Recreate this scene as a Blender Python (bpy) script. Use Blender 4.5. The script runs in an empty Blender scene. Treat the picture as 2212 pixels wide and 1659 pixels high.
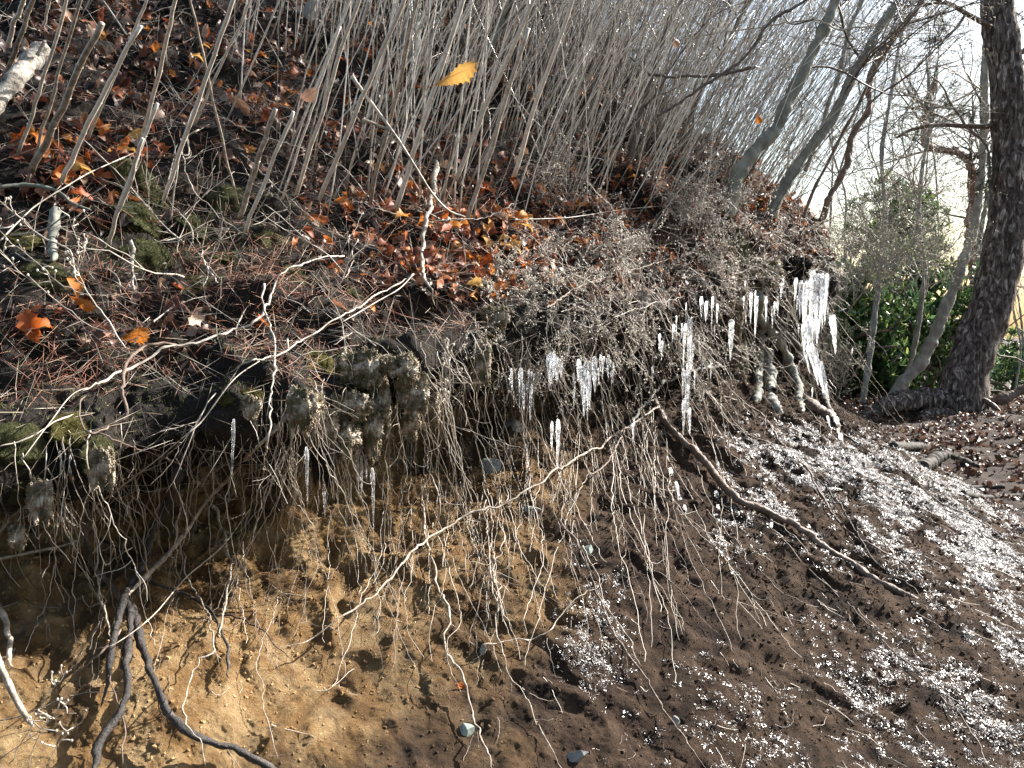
import bpy, math, random
import numpy as np
from mathutils import Vector, Matrix
from mathutils.bvhtree import BVHTree

R = math.radians
random.seed(7); rng = np.random.default_rng(7)
scene = bpy.context.scene
COL = scene.collection

# ------------------------------------------------------------------ camera
CAMZ = 1.5; PITCH = math.atan(0.08)
cd = bpy.data.cameras.new('camera'); cam = bpy.data.objects.new('camera', cd); COL.objects.link(cam)
cam.location = (0, 0, CAMZ); cam.rotation_euler = (R(90)-PITCH, 0, 0)
cd.lens = 27; cd.sensor_width = 36; cd.clip_start = 0.02; cd.clip_end = 3000
scene.camera = cam
# ------------------------------------------------------------------ light
SUN_AZ = R(62)      # clockwise from +Y (view direction) towards +X
SUN_EL = R(34)
w = bpy.data.worlds.new('World'); scene.world = w; w.use_nodes = True
nt = w.node_tree; bg = nt.nodes['Background']
sky = nt.nodes.new('ShaderNodeTexSky'); sky.sky_type = 'NISHITA'; sky.sun_disc = False
sky.sun_elevation = SUN_EL; sky.sun_rotation = SUN_AZ
sky.air_density = 1.4; sky.dust_density = 2.4; sky.ozone_density = 1.5
nt.links.new(sky.outputs['Color'], bg.inputs['Color']); bg.inputs['Strength'].default_value = 0.066
sd = bpy.data.lights.new('sun', 'SUN'); sun = bpy.data.objects.new('sun', sd); COL.objects.link(sun)
sd.energy = 5.0; sd.angle = R(0.5); sd.color = (1.0, 0.95, 0.88)
S = Vector((math.sin(SUN_AZ)*math.cos(SUN_EL), math.cos(SUN_AZ)*math.cos(SUN_EL), math.sin(SUN_EL)))
sun.rotation_euler = S.to_track_quat('Z', 'Y').to_euler(); sun.location = S*30
scene.view_settings.view_transform = 'Standard'; scene.view_settings.look = 'None'
scene.view_settings.exposure = 1.82; scene.view_settings.gamma = 1
scene.view_settings.use_curve_mapping = False

# ------------------------------------------------------------------ pixel <-> world (2212 x 1659 grid of the photo)
F_ = np.array([0, math.cos(PITCH), -math.sin(PITCH)]); U_ = np.array([0, math.sin(PITCH), math.cos(PITCH)])
R_ = np.array([1., 0, 0]); C_ = np.array([0, 0, CAMZ])
def at(px, py, d):
    u = (px/2212-.5)*4/3; v = .5-py/1659
    return C_ + d*(F_+u*R_+v*U_)
def proj(P):
    Q = np.atleast_2d(P)-C_
    d = Q@F_; dd = np.where(d < .05, .05, d)
    return (Q@R_/dd*.75+.5)*2212, (.5-Q@U_/dd)*1659, d
def pw(wpx, d): return wpx/2212*4/3*d            # pixels -> metres at depth d

# ------------------------------------------------------------------ noise
def _h(i, j, k, s):
    i = i.astype(np.int64); j = j.astype(np.int64); k = k.astype(np.int64)
    n = (i*374761393 + j*668265263 + k*2147483647 + s*1274126177) & 0xffffffff
    n = ((n ^ (n >> 13))*1274126177) & 0xffffffff
    n = ((n ^ (n >> 16))*2246822519) & 0xffffffff
    return ((n ^ (n >> 15)) & 0xffffff)/float(0xffffff)
def vn(P, s=0):
    f = np.floor(P); t = P-f; t = t*t*(3-2*t)
    i, j, k = f[..., 0], f[..., 1], f[..., 2]; x, y, z = t[..., 0], t[..., 1], t[..., 2]
    r = 0
    for a in (0, 1):
        for b in (0, 1):
            for c in (0, 1):
                r = r + _h(i+a, j+b, k+c, s)*(x if a else 1-x)*(y if b else 1-y)*(z if c else 1-z)
    return r*2-1
def fbm(P, s=0, o=4, g=.5, l=2.1):
    r = 0; a = 1.
    for q in range(o):
        r = r+a*vn(P, s+q*17); P = P*l; a *= g
    return r
def ridged(P, s=0, o=4, g=.5):
    r = 0; a = 1.
    for q in range(o):
        r = r+a*(1-2*np.abs(vn(P, s+q*17))); P = P*2.1; a *= g
    return r

# ------------------------------------------------------------------ mesh tools
class MB:
    def __init__(s): s.v = []; s.q = []; s.t = []; s.n = 0; s.mq = []; s.mt = []
    def add(s, V, Q=None, T=None, mi=0):
        V = np.asarray(V, float)
        if Q is not None and len(Q): s.q.append(np.asarray(Q)+s.n); s.mq.append(np.full(len(Q), mi))
        if T is not None and len(T): s.t.append(np.asarray(T)+s.n); s.mt.append(np.full(len(T), mi))
        s.v.append(V); s.n += len(V)
    def mesh(s, name, mats, smooth=True):
        V = np.concatenate(s.v) if s.v else np.zeros((0, 3))
        Q = np.concatenate(s.q) if s.q else np.zeros((0, 4), int)
        T = np.concatenate(s.t) if s.t else np.zeros((0, 3), int)
        me = bpy.data.meshes.new(name)
        me.vertices.add(len(V)); me.vertices.foreach_set('co', V.astype(np.float32).ravel())
        me.loops.add(Q.size+T.size)
        me.loops.foreach_set('vertex_index', np.concatenate([Q.ravel(), T.ravel()]).astype(np.int32))
        me.polygons.add(len(Q)+len(T))
        ls = np.concatenate([np.arange(len(Q))*4, Q.size+np.arange(len(T))*3]).astype(np.int32)
        me.polygons.foreach_set('loop_start', ls)
        me.polygons.foreach_set('use_smooth', np.full(len(Q)+len(T), smooth))
        if not isinstance(mats, (list, tuple)): mats = [mats]
        for m in mats: me.materials.append(m)
        if len(mats) > 1:
            me.polygons.foreach_set('material_index', np.concatenate(s.mq+s.mt).astype(np.int32))
        me.update(calc_edges=True); me.validate()
        return me
    def build(s, name, mats, parent=None, smooth=True, loc=None):
        if loc is not None:
            L = np.array(loc); s.v = [v-L for v in s.v]
        o = bpy.data.objects.new(name, s.mesh(name, mats, smooth)); COL.objects.link(o)
        if loc is not None: o.location = loc
        if parent: o.parent = parent
        return o
def tag(o, label=None, cat=None, group=None, kind=None):
    if label: o['label'] = label
    if cat: o['category'] = cat
    if group: o['group'] = group
    if kind: o['kind'] = kind
    return o
def empty(name, loc, label, cat, group=None):
    o = bpy.data.objects.new(name, None); COL.objects.link(o); o.location = loc
    o.empty_display_size = .05
    return tag(o, label, cat, group)

def frames(P):
    T = np.gradient(P, axis=0); T /= np.linalg.norm(T, axis=1)[:, None]+1e-9
    a = np.array([0, 0, 1.]) if abs(T[0][2]) < .8 else np.array([1., 0, 0])
    n = np.cross(T[0], a); n /= np.linalg.norm(n)
    N = np.zeros_like(P)
    for i in range(len(P)):
        n = n-T[i]*(n@T[i]); n /= np.linalg.norm(n)+1e-9; N[i] = n
    return T, N, np.cross(T, N)
def tube(mb, P, r, sides=6, cap=True, mi=0, rough=0.):
    P = np.asarray(P, float); n = len(P); r = np.broadcast_to(np.asarray(r, float), (n,))
    T, N, B = frames(P)
    a = np.arange(sides)/sides*2*math.pi
    rr = r[:, None]*np.ones(sides)
    if rough: rr = rr*(1+rough*(rng.random((n, sides))*2-1))
    V = P[:, None]+rr[..., None]*(np.cos(a)[None, :, None]*N[:, None]+np.sin(a)[None, :, None]*B[:, None])
    V = V.reshape(-1, 3)
    i = np.arange(n-1)[:, None]*sides; j = np.arange(sides)[None]; j2 = (j+1) % sides
    Q = np.stack([i+j, i+j2, i+sides+j2, i+sides+j], -1).reshape(-1, 4)
    Tr = None
    if cap:
        V = np.vstack([V, P[0], P[-1]]); b = n*sides; j = np.arange(sides); j2 = (j+1) % sides
        Tr = np.vstack([np.stack([np.full(sides, b), j2, j], -1), np.stack([np.full(sides, b+1), b-sides+j, b-sides+j2], -1)])
    mb.add(V, Q, Tr, mi)
def crspline(P, n):
    P = np.asarray(P, float)
    if len(P) == 2: P = np.array([P[0], P[0]*.67+P[1]*.33, P[0]*.33+P[1]*.67, P[1]])
    E = np.vstack([2*P[0]-P[1], P, 2*P[-1]-P[-2]])
    L = np.r_[0, np.cumsum(np.linalg.norm(np.diff(P, axis=0), axis=1))]
    s = np.linspace(0, L[-1], n); k = np.clip(np.searchsorted(L, s, 'right')-1, 0, len(P)-2)
    t = ((s-L[k])/(L[k+1]-L[k]+1e-12))[:, None]
    a, b, c, d = E[k], E[k+1], E[k+2], E[k+3]
    return .5*((2*b)+(-a+c)*t+(2*a-5*b+4*c-d)*t*t+(-a+3*b-3*c+d)*t**3)
def wiggle(P, amp, freq, s):
    n = len(P); L = np.r_[0, np.cumsum(np.linalg.norm(np.diff(P, axis=0), axis=1))]
    X = np.stack([L*freq, np.full(n, s*7.3), np.full(n, 1.7)], -1)
    D = np.stack([vn(X, s), vn(X, s+1), vn(X, s+2)], -1)+.45*np.stack([vn(X*2.7, s+3), vn(X*2.7, s+4), vn(X*2.7, s+5)], -1)
    k = np.minimum(1, L/(.06+.1*L[-1]))[:, None]
    return P+D*amp*k
def kink(P, amp, step, s):
    L = np.r_[0, np.cumsum(np.linalg.norm(np.diff(P, axis=0), axis=1))]; m = max(3, int(L[-1]/step)+1)
    r = np.random.default_rng(s); K = r.standard_normal((m, 3))*amp; K[0] = 0; x = np.sort(np.r_[0, r.random(m-2), 1])*L[-1]
    return P+np.stack([np.interp(L, x, K[:, q]) for q in range(3)], -1)
def noise_sphere(c, r, n=14, amp=.25, f=2., s=0, squash=(1, 1, 1), mb=None, mi=0):
    th = np.linspace(0, math.pi, n); ph = np.arange(2*n)/(2*n)*2*math.pi
    D = np.stack([np.sin(th)[:, None]*np.cos(ph), np.sin(th)[:, None]*np.sin(ph), np.cos(th)[:, None]*np.ones(2*n)], -1).reshape(-1, 3)
    rr = 1+amp*fbm(D*f+s*3.1, s, 4)
    V = D*rr[:, None]*np.array(squash)*r+np.array(c)
    m = 2*n; i = np.arange(n-1)[:, None]*m; j = np.arange(m)[None]; j2 = (j+1) % m
    Q = np.stack([i+j, i+m+j, i+m+j2, i+j2], -1).reshape(-1, 4)
    mb.add(V, Q, None, mi); return V

# ------------------------------------------------------------------ materials
def mat(name, ramp, scale=8., rough=.85, bump=0., bscale=60., coords='Object', rnd=None, spec=.3, stretch=None, detail=6, sub=0, trans=0, distort=0., nmix=.35):
    m = bpy.data.materials.new(name); m.use_nodes = True; t = m.node_tree; N = t.nodes; L = t.links
    b = N['Principled BSDF']; b.inputs['Roughness'].default_value = rough
    b.inputs['Specular IOR Level'].default_value = spec
    tc = N.new('ShaderNodeTexCoord'); src = tc.outputs[coords]
    if coords == 'World':
        pass
    mp = N.new('ShaderNodeMapping'); L.new(src, mp.inputs[0])
    if stretch: mp.inputs['Scale'].default_value = stretch
    nz = N.new('ShaderNodeTexNoise'); nz.inputs['Scale'].default_value = scale; nz.inputs['Detail'].default_value = detail
    nz.inputs['Roughness'].default_value = .65; nz.inputs['Distortion'].default_value = distort
    L.new(mp.outputs[0], nz.inputs['Vector'])
    cr = N.new('ShaderNodeValToRGB'); e = cr.color_ramp.elements
    while len(e) < len(ramp): e.new(.5)
    for q, (p, c) in zip(e, ramp): q.position = p; q.color = (*c, 1)
    fac = nz.outputs['Fac']
    if rnd:
        if rnd == 'island':
            g = N.new('ShaderNodeNewGeometry'); ro = g.outputs['Random Per Island']
        else:
            g = N.new('ShaderNodeObjectInfo'); ro = g.outputs['Random']
        mx = N.new('ShaderNodeMath'); mx.operation = 'MULTIPLY_ADD'; L.new(nz.outputs['Fac'], mx.inputs[0]); mx.inputs[1].default_value = nmix
        sb = N.new('ShaderNodeMath'); sb.operation = 'MULTIPLY_ADD'; L.new(ro, sb.inputs[0]); sb.inputs[1].default_value = 1.35-nmix; sb.inputs[2].default_value = -.175
        L.new(sb.outputs[0], mx.inputs[2]); fac = mx.outputs[0]
    L.new(fac, cr.inputs['Fac']); L.new(cr.outputs['Color'], b.inputs['Base Color'])
    if bump:
        n2 = N.new('ShaderNodeTexNoise'); n2.inputs['Scale'].default_value = bscale; n2.inputs['Detail'].default_value = 5; n2.inputs['Roughness'].default_value = .7
        L.new(mp.outputs[0], n2.inputs['Vector'])
        bp = N.new('ShaderNodeBump'); bp.inputs['Strength'].default_value = 1; bp.inputs['Distance'].default_value = bump
        L.new(n2.outputs['Fac'], bp.inputs['Height']); L.new(bp.outputs[0], b.inputs['Normal'])
    if trans:
        tr = N.new('ShaderNodeBsdfTranslucent'); L.new(cr.outputs['Color'], tr.inputs['Color'])
        ms = N.new('ShaderNodeMixShader'); ms.inputs[0].default_value = trans
        L.new(b.outputs[0], ms.inputs[1]); L.new(tr.outputs[0], ms.inputs[2]); L.new(ms.outputs[0], N['Material Output'].inputs['Surface'])
    return m

def soil_mat():
    m = bpy.data.materials.new('bank_soil'); m.use_nodes = True; t = m.node_tree; N = t.nodes; L = t.links
    b = N['Principled BSDF']; b.inputs['Roughness'].default_value = .95; b.inputs['Specular IOR Level'].default_value = .15
    tc = N.new('ShaderNodeTexCoord')
    def noise(sc, det=6, ro=.6):
        n = N.new('ShaderNodeTexNoise'); n.inputs['Scale'].default_value = sc; n.inputs['Detail'].default_value = det; n.inputs['Roughness'].default_value = ro
        L.new(tc.outputs['Object'], n.inputs['Vector']); return n.outputs['Fac']
    def ramp(f, *st):
        c = N.new('ShaderNodeValToRGB'); e = c.color_ramp.elements
        while len(e) < len(st): e.new(.5)
        for q, (p, k) in zip(e, st): q.position = p; q.color = (*k, 1)
        L.new(f, c.inputs['Fac']); return c.outputs['Color']
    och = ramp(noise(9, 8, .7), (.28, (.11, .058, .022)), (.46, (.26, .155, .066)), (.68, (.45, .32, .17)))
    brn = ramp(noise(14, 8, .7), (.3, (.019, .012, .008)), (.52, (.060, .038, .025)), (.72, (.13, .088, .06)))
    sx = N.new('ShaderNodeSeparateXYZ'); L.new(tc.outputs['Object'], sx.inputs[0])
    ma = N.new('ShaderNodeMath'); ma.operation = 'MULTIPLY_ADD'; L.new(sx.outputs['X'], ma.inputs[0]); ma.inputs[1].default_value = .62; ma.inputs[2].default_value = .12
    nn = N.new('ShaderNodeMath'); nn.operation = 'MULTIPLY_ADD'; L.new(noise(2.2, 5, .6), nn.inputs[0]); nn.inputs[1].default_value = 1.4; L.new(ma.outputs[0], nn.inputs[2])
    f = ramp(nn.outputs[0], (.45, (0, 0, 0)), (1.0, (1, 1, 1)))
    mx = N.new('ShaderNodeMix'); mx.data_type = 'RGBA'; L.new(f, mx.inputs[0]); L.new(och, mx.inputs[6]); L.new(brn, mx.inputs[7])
    # washed-down brown debris at the foot, with cast shade painted into the colour
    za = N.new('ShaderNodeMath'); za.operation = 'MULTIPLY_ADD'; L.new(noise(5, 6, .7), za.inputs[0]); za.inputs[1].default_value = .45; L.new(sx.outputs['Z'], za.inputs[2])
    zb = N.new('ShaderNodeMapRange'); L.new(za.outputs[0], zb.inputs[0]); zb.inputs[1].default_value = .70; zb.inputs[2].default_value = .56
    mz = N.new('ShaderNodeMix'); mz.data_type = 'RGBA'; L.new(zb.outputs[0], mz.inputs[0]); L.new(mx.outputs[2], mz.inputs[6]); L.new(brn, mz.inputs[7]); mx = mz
    # dark patches with shapes of their own
    st = ramp(noise(3.1, 6, .7), (.52, (1, 1, 1)), (.60, (.36, .35, .38)))
    m2 = N.new('ShaderNodeMix'); m2.data_type = 'RGBA'; m2.blend_type = 'MULTIPLY'; m2.inputs[0].default_value = .8
    L.new(mx.outputs[2], m2.inputs[6]); L.new(st, m2.inputs[7])
    # black topsoil horizon at top of cut, plus overhang shade painted in
    zz = N.new('ShaderNodeMath'); zz.operation = 'MULTIPLY_ADD'; L.new(sx.outputs['X'], zz.inputs[0]); zz.inputs[1].default_value = -.11; L.new(sx.outputs['Z'], zz.inputs[2])
    z2 = N.new('ShaderNodeMath'); z2.operation = 'MULTIPLY_ADD'; L.new(noise(4, 5, .6), z2.inputs[0]); z2.inputs[1].default_value = .35; L.new(zz.outputs[0], z2.inputs[2])
    z3 = N.new('ShaderNodeMapRange'); L.new(z2.outputs[0], z3.inputs[0]); z3.inputs[1].default_value = 1.30; z3.inputs[2].default_value = 1.46
    m3 = N.new('ShaderNodeMix'); m3.data_type = 'RGBA'; L.new(z3.outputs[0], m3.inputs[0]); L.new(m2.outputs[2], m3.inputs[6]); m3.inputs[7].default_value = (.035, .022, .014, 1)
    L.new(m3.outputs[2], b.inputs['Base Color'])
    bp = N.new('ShaderNodeBump'); bp.inputs['Distance'].default_value = .022; bp.inputs['Strength'].default_value = 1
    L.new(noise(110, 8, .85), bp.inputs['Height']); L.new(bp.outputs[0], b.inputs['Normal'])
    return m
M = {}
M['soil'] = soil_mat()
M['humus'] = mat('dark_humus', [(.3, (.004, .003, .0025)), (.55, (.013, .009, .0065)), (.75, (.036, .025, .017))], 12, .95, .02, 45)
M['path'] = mat('path_litter_soil', [(.3, (.014, .010, .008)), (.55, (.04, .026, .019)), (.75, (.085, .055, .04))], 9, .95, .02, 40)
M['litter'] = mat('dry_leaf_mixed', [(0, (.03, .014, .008)), (.3, (.085, .03, .016)), (.5, (.21, .058, .022)), (.66, (.28, .15, .095)), (.82, (.42, .11, .024)), (1, (.56, .24, .05))], 30, .55, .0, rnd='island', trans=.35, spec=.3)
M['litter_dull'] = mat('dull_leaf_mixed', [(0, (.016, .010, .007)), (.4, (.06, .03, .02)), (.7, (.13, .068, .047)), (1, (.26, .18, .13))], 30, .45, .0, rnd='island', trans=.2, spec=.35)
M['leaf_orange'] = mat('orange_leaf', [(0, (.26, .05, .012)), (.4, (.42, .10, .016)), (.75, (.56, .20, .03)), (1, (.62, .36, .10))], 40, .55, .0, rnd='object', trans=.5, spec=.4)
M['leaf_red'] = mat('russet_leaf', [(0, (.07, .022, .012)), (.5, (.17, .042, .02)), (1, (.30, .09, .035))], 40, .55, .0, rnd='object', trans=.35, spec=.5)
M['leaf_tan'] = mat('tan_leaf', [(0, (.24, .13, .08)), (.5, (.42, .27, .18)), (1, (.58, .44, .33))], 40, .5, .0, rnd='object', trans=.3, spec=.5)
M['needle'] = mat('pine_needles', [(0, (.13, .045, .025)), (.5, (.30, .11, .065)), (.8, (.42, .22, .14)), (1, (.55, .40, .28))], 5, .5, rnd='island', spec=.5)
M['stem'] = mat('stem_bark', [(0, (.05, .04, .03)), (.28, (.19, .155, .12)), (.5, (.45, .40, .34)), (1, (.80, .77, .71))], 55, .3, rnd='object', spec=1., nmix=.9, detail=8)
M['stem_bulk'] = mat('stem_bark_bulk', [(0, (.03, .025, .02)), (.4, (.13, .11, .09)), (.62, (.42, .38, .33)), (1, (.84, .82, .78))], 30, .3, rnd='island', spec=1., nmix=.5)
M['twig'] = mat('grey_twig', [(.3, (.15, .125, .10)), (.55, (.38, .335, .28)), (.75, (.62, .57, .50))], 40, .5, .001, 150, spec=.5)
M['twig_dark'] = mat('dark_twig', [(.3, (.045, .034, .028)), (.7, (.13, .10, .08))], 40, .5, .001, 150, spec=.5)
M['root_dark'] = mat('dark_root_bark', [(.3, (.014, .012, .011)), (.55, (.042, .035, .031)), (.75, (.13, .11, .095))], 25, .6, .009, 60, spec=.4)
M['root_brown'] = mat('brown_root_bark', [(.3, (.06, .042, .032)), (.55, (.15, .105, .078)), (.75, (.27, .21, .165))], 25, .6, .004, 90, spec=.4)
M['root_pale'] = mat('pale_root_bark', [(.3, (.11, .085, .065)), (.5, (.30, .25, .195)), (.72, (.56, .51, .43))], 35, .6, .003, 120, spec=.4)
M['rootlet'] = mat('rootlet_skin', [(0, (.10, .075, .055)), (.45, (.27, .22, .17)), (1, (.72, .67, .58))], 60, .45, nmix=.7, rnd='object', spec=.5)
M['rootlet_bulk'] = mat('rootlet_skin_bulk', [(0, (.05, .036, .026)), (.5, (.20, .155, .115)), (.8, (.42, .36, .28)), (1, (.66, .60, .52))], 30, .45, rnd='island', spec=.5)
M['bark_grey'] = mat('smooth_grey_bark', [(.3, (.13, .125, .115)), (.5, (.24, .235, .21)), (.7, (.38, .37, .34))], 14, .75, .003, 60, spec=.2, stretch=(1, 1, .5))
M['bark_sap'] = mat('green_grey_bark', [(.3, (.09, .095, .08)), (.5, (.18, .185, .16)), (.7, (.31, .31, .27))], 14, .75, .003, 60, spec=.2, stretch=(1, 1, .5))
M['bark_pale'] = mat('pale_peeling_bark', [(.36, (.05, .04, .03)), (.44, (.22, .20, .17)), (.6, (.40, .38, .35))], 22, .8, .010, 60, spec=.2)
M['bark_red'] = mat('red_pine_bark', [(.3, (.12, .065, .05)), (.5, (.26, .15, .12)), (.7, (.38, .25, .21))], 10, .85, .01, 40, spec=.1)
M['wood_old'] = mat('weathered_wood', [(.3, (.018, .015, .013)), (.5, (.05, .044, .038)), (.7, (.11, .10, .09))], 8, .8, .006, 50, stretch=(.25, 1, 1), spec=.2)
M['moss'] = mat('moss_green', [(.25, (.014, .017, .008)), (.45, (.055, .06, .026)), (.6, (.13, .13, .06)), (.8, (.28, .27, .17))], 16, .95, .008, 120, spec=.1)
M['moss_y'] = mat('moss_olive', [(.25, (.035, .036, .012)), (.5, (.11, .10, .028)), (.75, (.25, .22, .09))], 20, .95, .008, 120, spec=.1)
M['sod'] = mat('frosted_sod', [(.3, (.05, .038, .025)), (.40, (.10, .095, .045)), (.48, (.17, .13, .085)), (.55, (.38, .31, .22)), (.67, (.70, .65, .56))], 26, .85, .006, 120, spec=.4)
M['rock'] = mat('grey_rock', [(.3, (.09, .09, .085)), (.5, (.19, .19, .175)), (.7, (.30, .30, .28))], 10, .8, .006, 50, spec=.3)
M['rock_g'] = mat('green_grey_rock', [(.3, (.17, .20, .175)), (.5, (.28, .32, .28)), (.7, (.40, .43, .38))], 10, .7, .004, 50, spec=.3)
M['green'] = mat('evergreen_leaf', [(0, (.025, .06, .03)), (.5, (.06, .13, .05)), (.8, (.12, .20, .07)), (1, (.32, .38, .10))], 3, .35, rnd='island', trans=.35, spec=.5)
M['pneedle'] = mat('pine_needle_green', [(0, (.03, .05, .02)), (.6, (.06, .085, .035)), (1, (.12, .14, .06))], 3, .5, rnd='island', trans=.2)
M['drybead'] = mat('dry_bud', [(0, (.28, .22, .17)), (.35, (.56, .50, .42)), (1, (.84, .80, .73))], 60, .55, rnd='island', trans=.3, spec=.5)
M['bud'] = mat('pale_bud', [(0, (.35, .32, .22)), (1, (.68, .65, .52))], 60, .5, rnd='island', trans=.4)

def ice_mat(name, tr, rough, lo=.1, hi=.6):
    m = bpy.data.materials.new(name); m.use_nodes = True; t = m.node_tree; N = t.nodes; L = t.links
    b = N['Principled BSDF']; b.inputs['Base Color'].default_value = (.93, .96, 1, 1); b.inputs['Roughness'].default_value = rough
    b.inputs['IOR'].default_value = 1.31; b.inputs['Transmission Weight'].default_value = tr
    b.inputs['Specular IOR Level'].default_value = .8
    tl = N.new('ShaderNodeBsdfTranslucent'); tl.inputs['Color'].default_value = (.95, .97, 1, 1)
    ms = N.new('ShaderNodeMixShader')
    nz = N.new('ShaderNodeTexNoise'); tc = N.new('ShaderNodeTexCoord'); nz.inputs['Scale'].default_value = 60; nz.inputs['Detail'].default_value = 3
    L.new(tc.outputs['Object'], nz.inputs['Vector'])
    mr = N.new('ShaderNodeMapRange'); mr.inputs[1].default_value = .35; mr.inputs[2].default_value = .7; mr.inputs[3].default_value = lo; mr.inputs[4].default_value = hi
    L.new(nz.outputs['Fac'], mr.inputs[0]); L.new(mr.outputs[0], ms.inputs[0])
    L.new(b.outputs[0], ms.inputs[1]); L.new(tl.outputs[0], ms.inputs[2]); L.new(ms.outputs[0], N['Material Output'].inputs['Surface'])
    bp = N.new('ShaderNodeBump'); bp.inputs['Distance'].default_value = .003; L.new(nz.outputs['Fac'], bp.inputs['Height']); L.new(bp.outputs[0], b.inputs['Normal'])
    return m
M['ice'] = ice_mat('icicle_ice', .9, .07, .05, .5); M['ice_clear'] = ice_mat('clear_icicle_ice', .95, .05, .0, .22)
M['frost'] = ice_mat('needle_ice', .45, .4); M['frost'].node_tree.nodes['Principled BSDF'].inputs['Base Color'].default_value = (.70, .70, .70, 1); [setattr(n.inputs['Color'], 'default_value', (.64, .64, .65, 1)) for n in M['frost'].node_tree.nodes if n.type == 'BSDF_TRANSLUCENT']

_t = M['frost'].node_tree; _g = _t.nodes.new('ShaderNodeNewGeometry'); _c = _t.nodes.new('ShaderNodeValToRGB'); _e = _c.color_ramp.elements; _e.new(.4)
for _q, (_p, _k) in zip(_e, [(0, (.16, .125, .10)), (.3, (.46, .43, .41)), (.8, (.82, .82, .83))]): _q.position = _p; _q.color = (*_k, 1)
_t.links.new(_g.outputs['Random Per Island'], _c.inputs['Fac'])
for _n in _t.nodes:
    if _n.type == 'BSDF_PRINCIPLED': _t.links.new(_c.outputs[0], _n.inputs['Base Color'])
    if _n.type == 'BSDF_TRANSLUCENT': _t.links.new(_c.outputs[0], _n.inputs['Color'])
def pine_bark():
    m = bpy.data.materials.new('plated_pine_bark'); m.use_nodes = True; t = m.node_tree; N = t.nodes; L = t.links
    b = N['Principled BSDF']; b.inputs['Roughness'].default_value = .9; b.inputs['Specular IOR Level'].default_value = .1
    tc = N.new('ShaderNodeTexCoord'); mp = N.new('ShaderNodeMapping'); mp.inputs['Scale'].default_value = (1, 1, .32); L.new(tc.outputs['Object'], mp.inputs[0])
    nz = N.new('ShaderNodeTexNoise'); nz.inputs['Scale'].default_value = 6; L.new(mp.outputs[0], nz.inputs['Vector'])
    va = N.new('ShaderNodeVectorMath'); va.operation = 'MULTIPLY_ADD'; va.inputs[1].default_value = (.35, .35, .35); L.new(nz.outputs['Color'], va.inputs[0]); L.new(mp.outputs[0], va.inputs[2])
    n2 = N.new('ShaderNodeTexNoise'); n2.inputs['Scale'].default_value = 24; n2.inputs['Detail'].default_value = 7; n2.inputs['Roughness'].default_value = .6; n2.inputs['Distortion'].default_value = .9
    L.new(mp.outputs[0], n2.inputs['Vector'])
    cr = N.new('ShaderNodeValToRGB'); e = cr.color_ramp.elements; e.new(.5); e.new(.6)
    for q, (p, c) in zip(e, [(.37, (.04, .032, .028)), (.45, (.13, .10, .088)), (.56, (.25, .21, .185)), (.70, (.42, .38, .35))]): q.position = p; q.color = (*c, 1)
    L.new(n2.outputs['Fac'], cr.inputs['Fac']); L.new(cr.outputs[0], b.inputs['Base Color'])
    bp = N.new('ShaderNodeBump'); bp.inputs['Distance'].default_value = .035; bp.inputs['Strength'].default_value = 1
    mr = N.new('ShaderNodeMapRange'); mr.inputs[1].default_value = .38; mr.inputs[2].default_value = .58; L.new(n2.outputs['Fac'], mr.inputs[0])
    L.new(mr.outputs[0], bp.inputs['Height']); L.new(bp.outputs[0], b.inputs['Normal'])
    return m
M['bark_pine'] = pine_bark()

# ------------------------------------------------------------------ terrain
ROWS = ['U4', 'U3', 'U2', 'U1', 'SH', 'SF', 'NO', 'RE', 'CF', 'TU', 'TL', 'FT']
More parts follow.
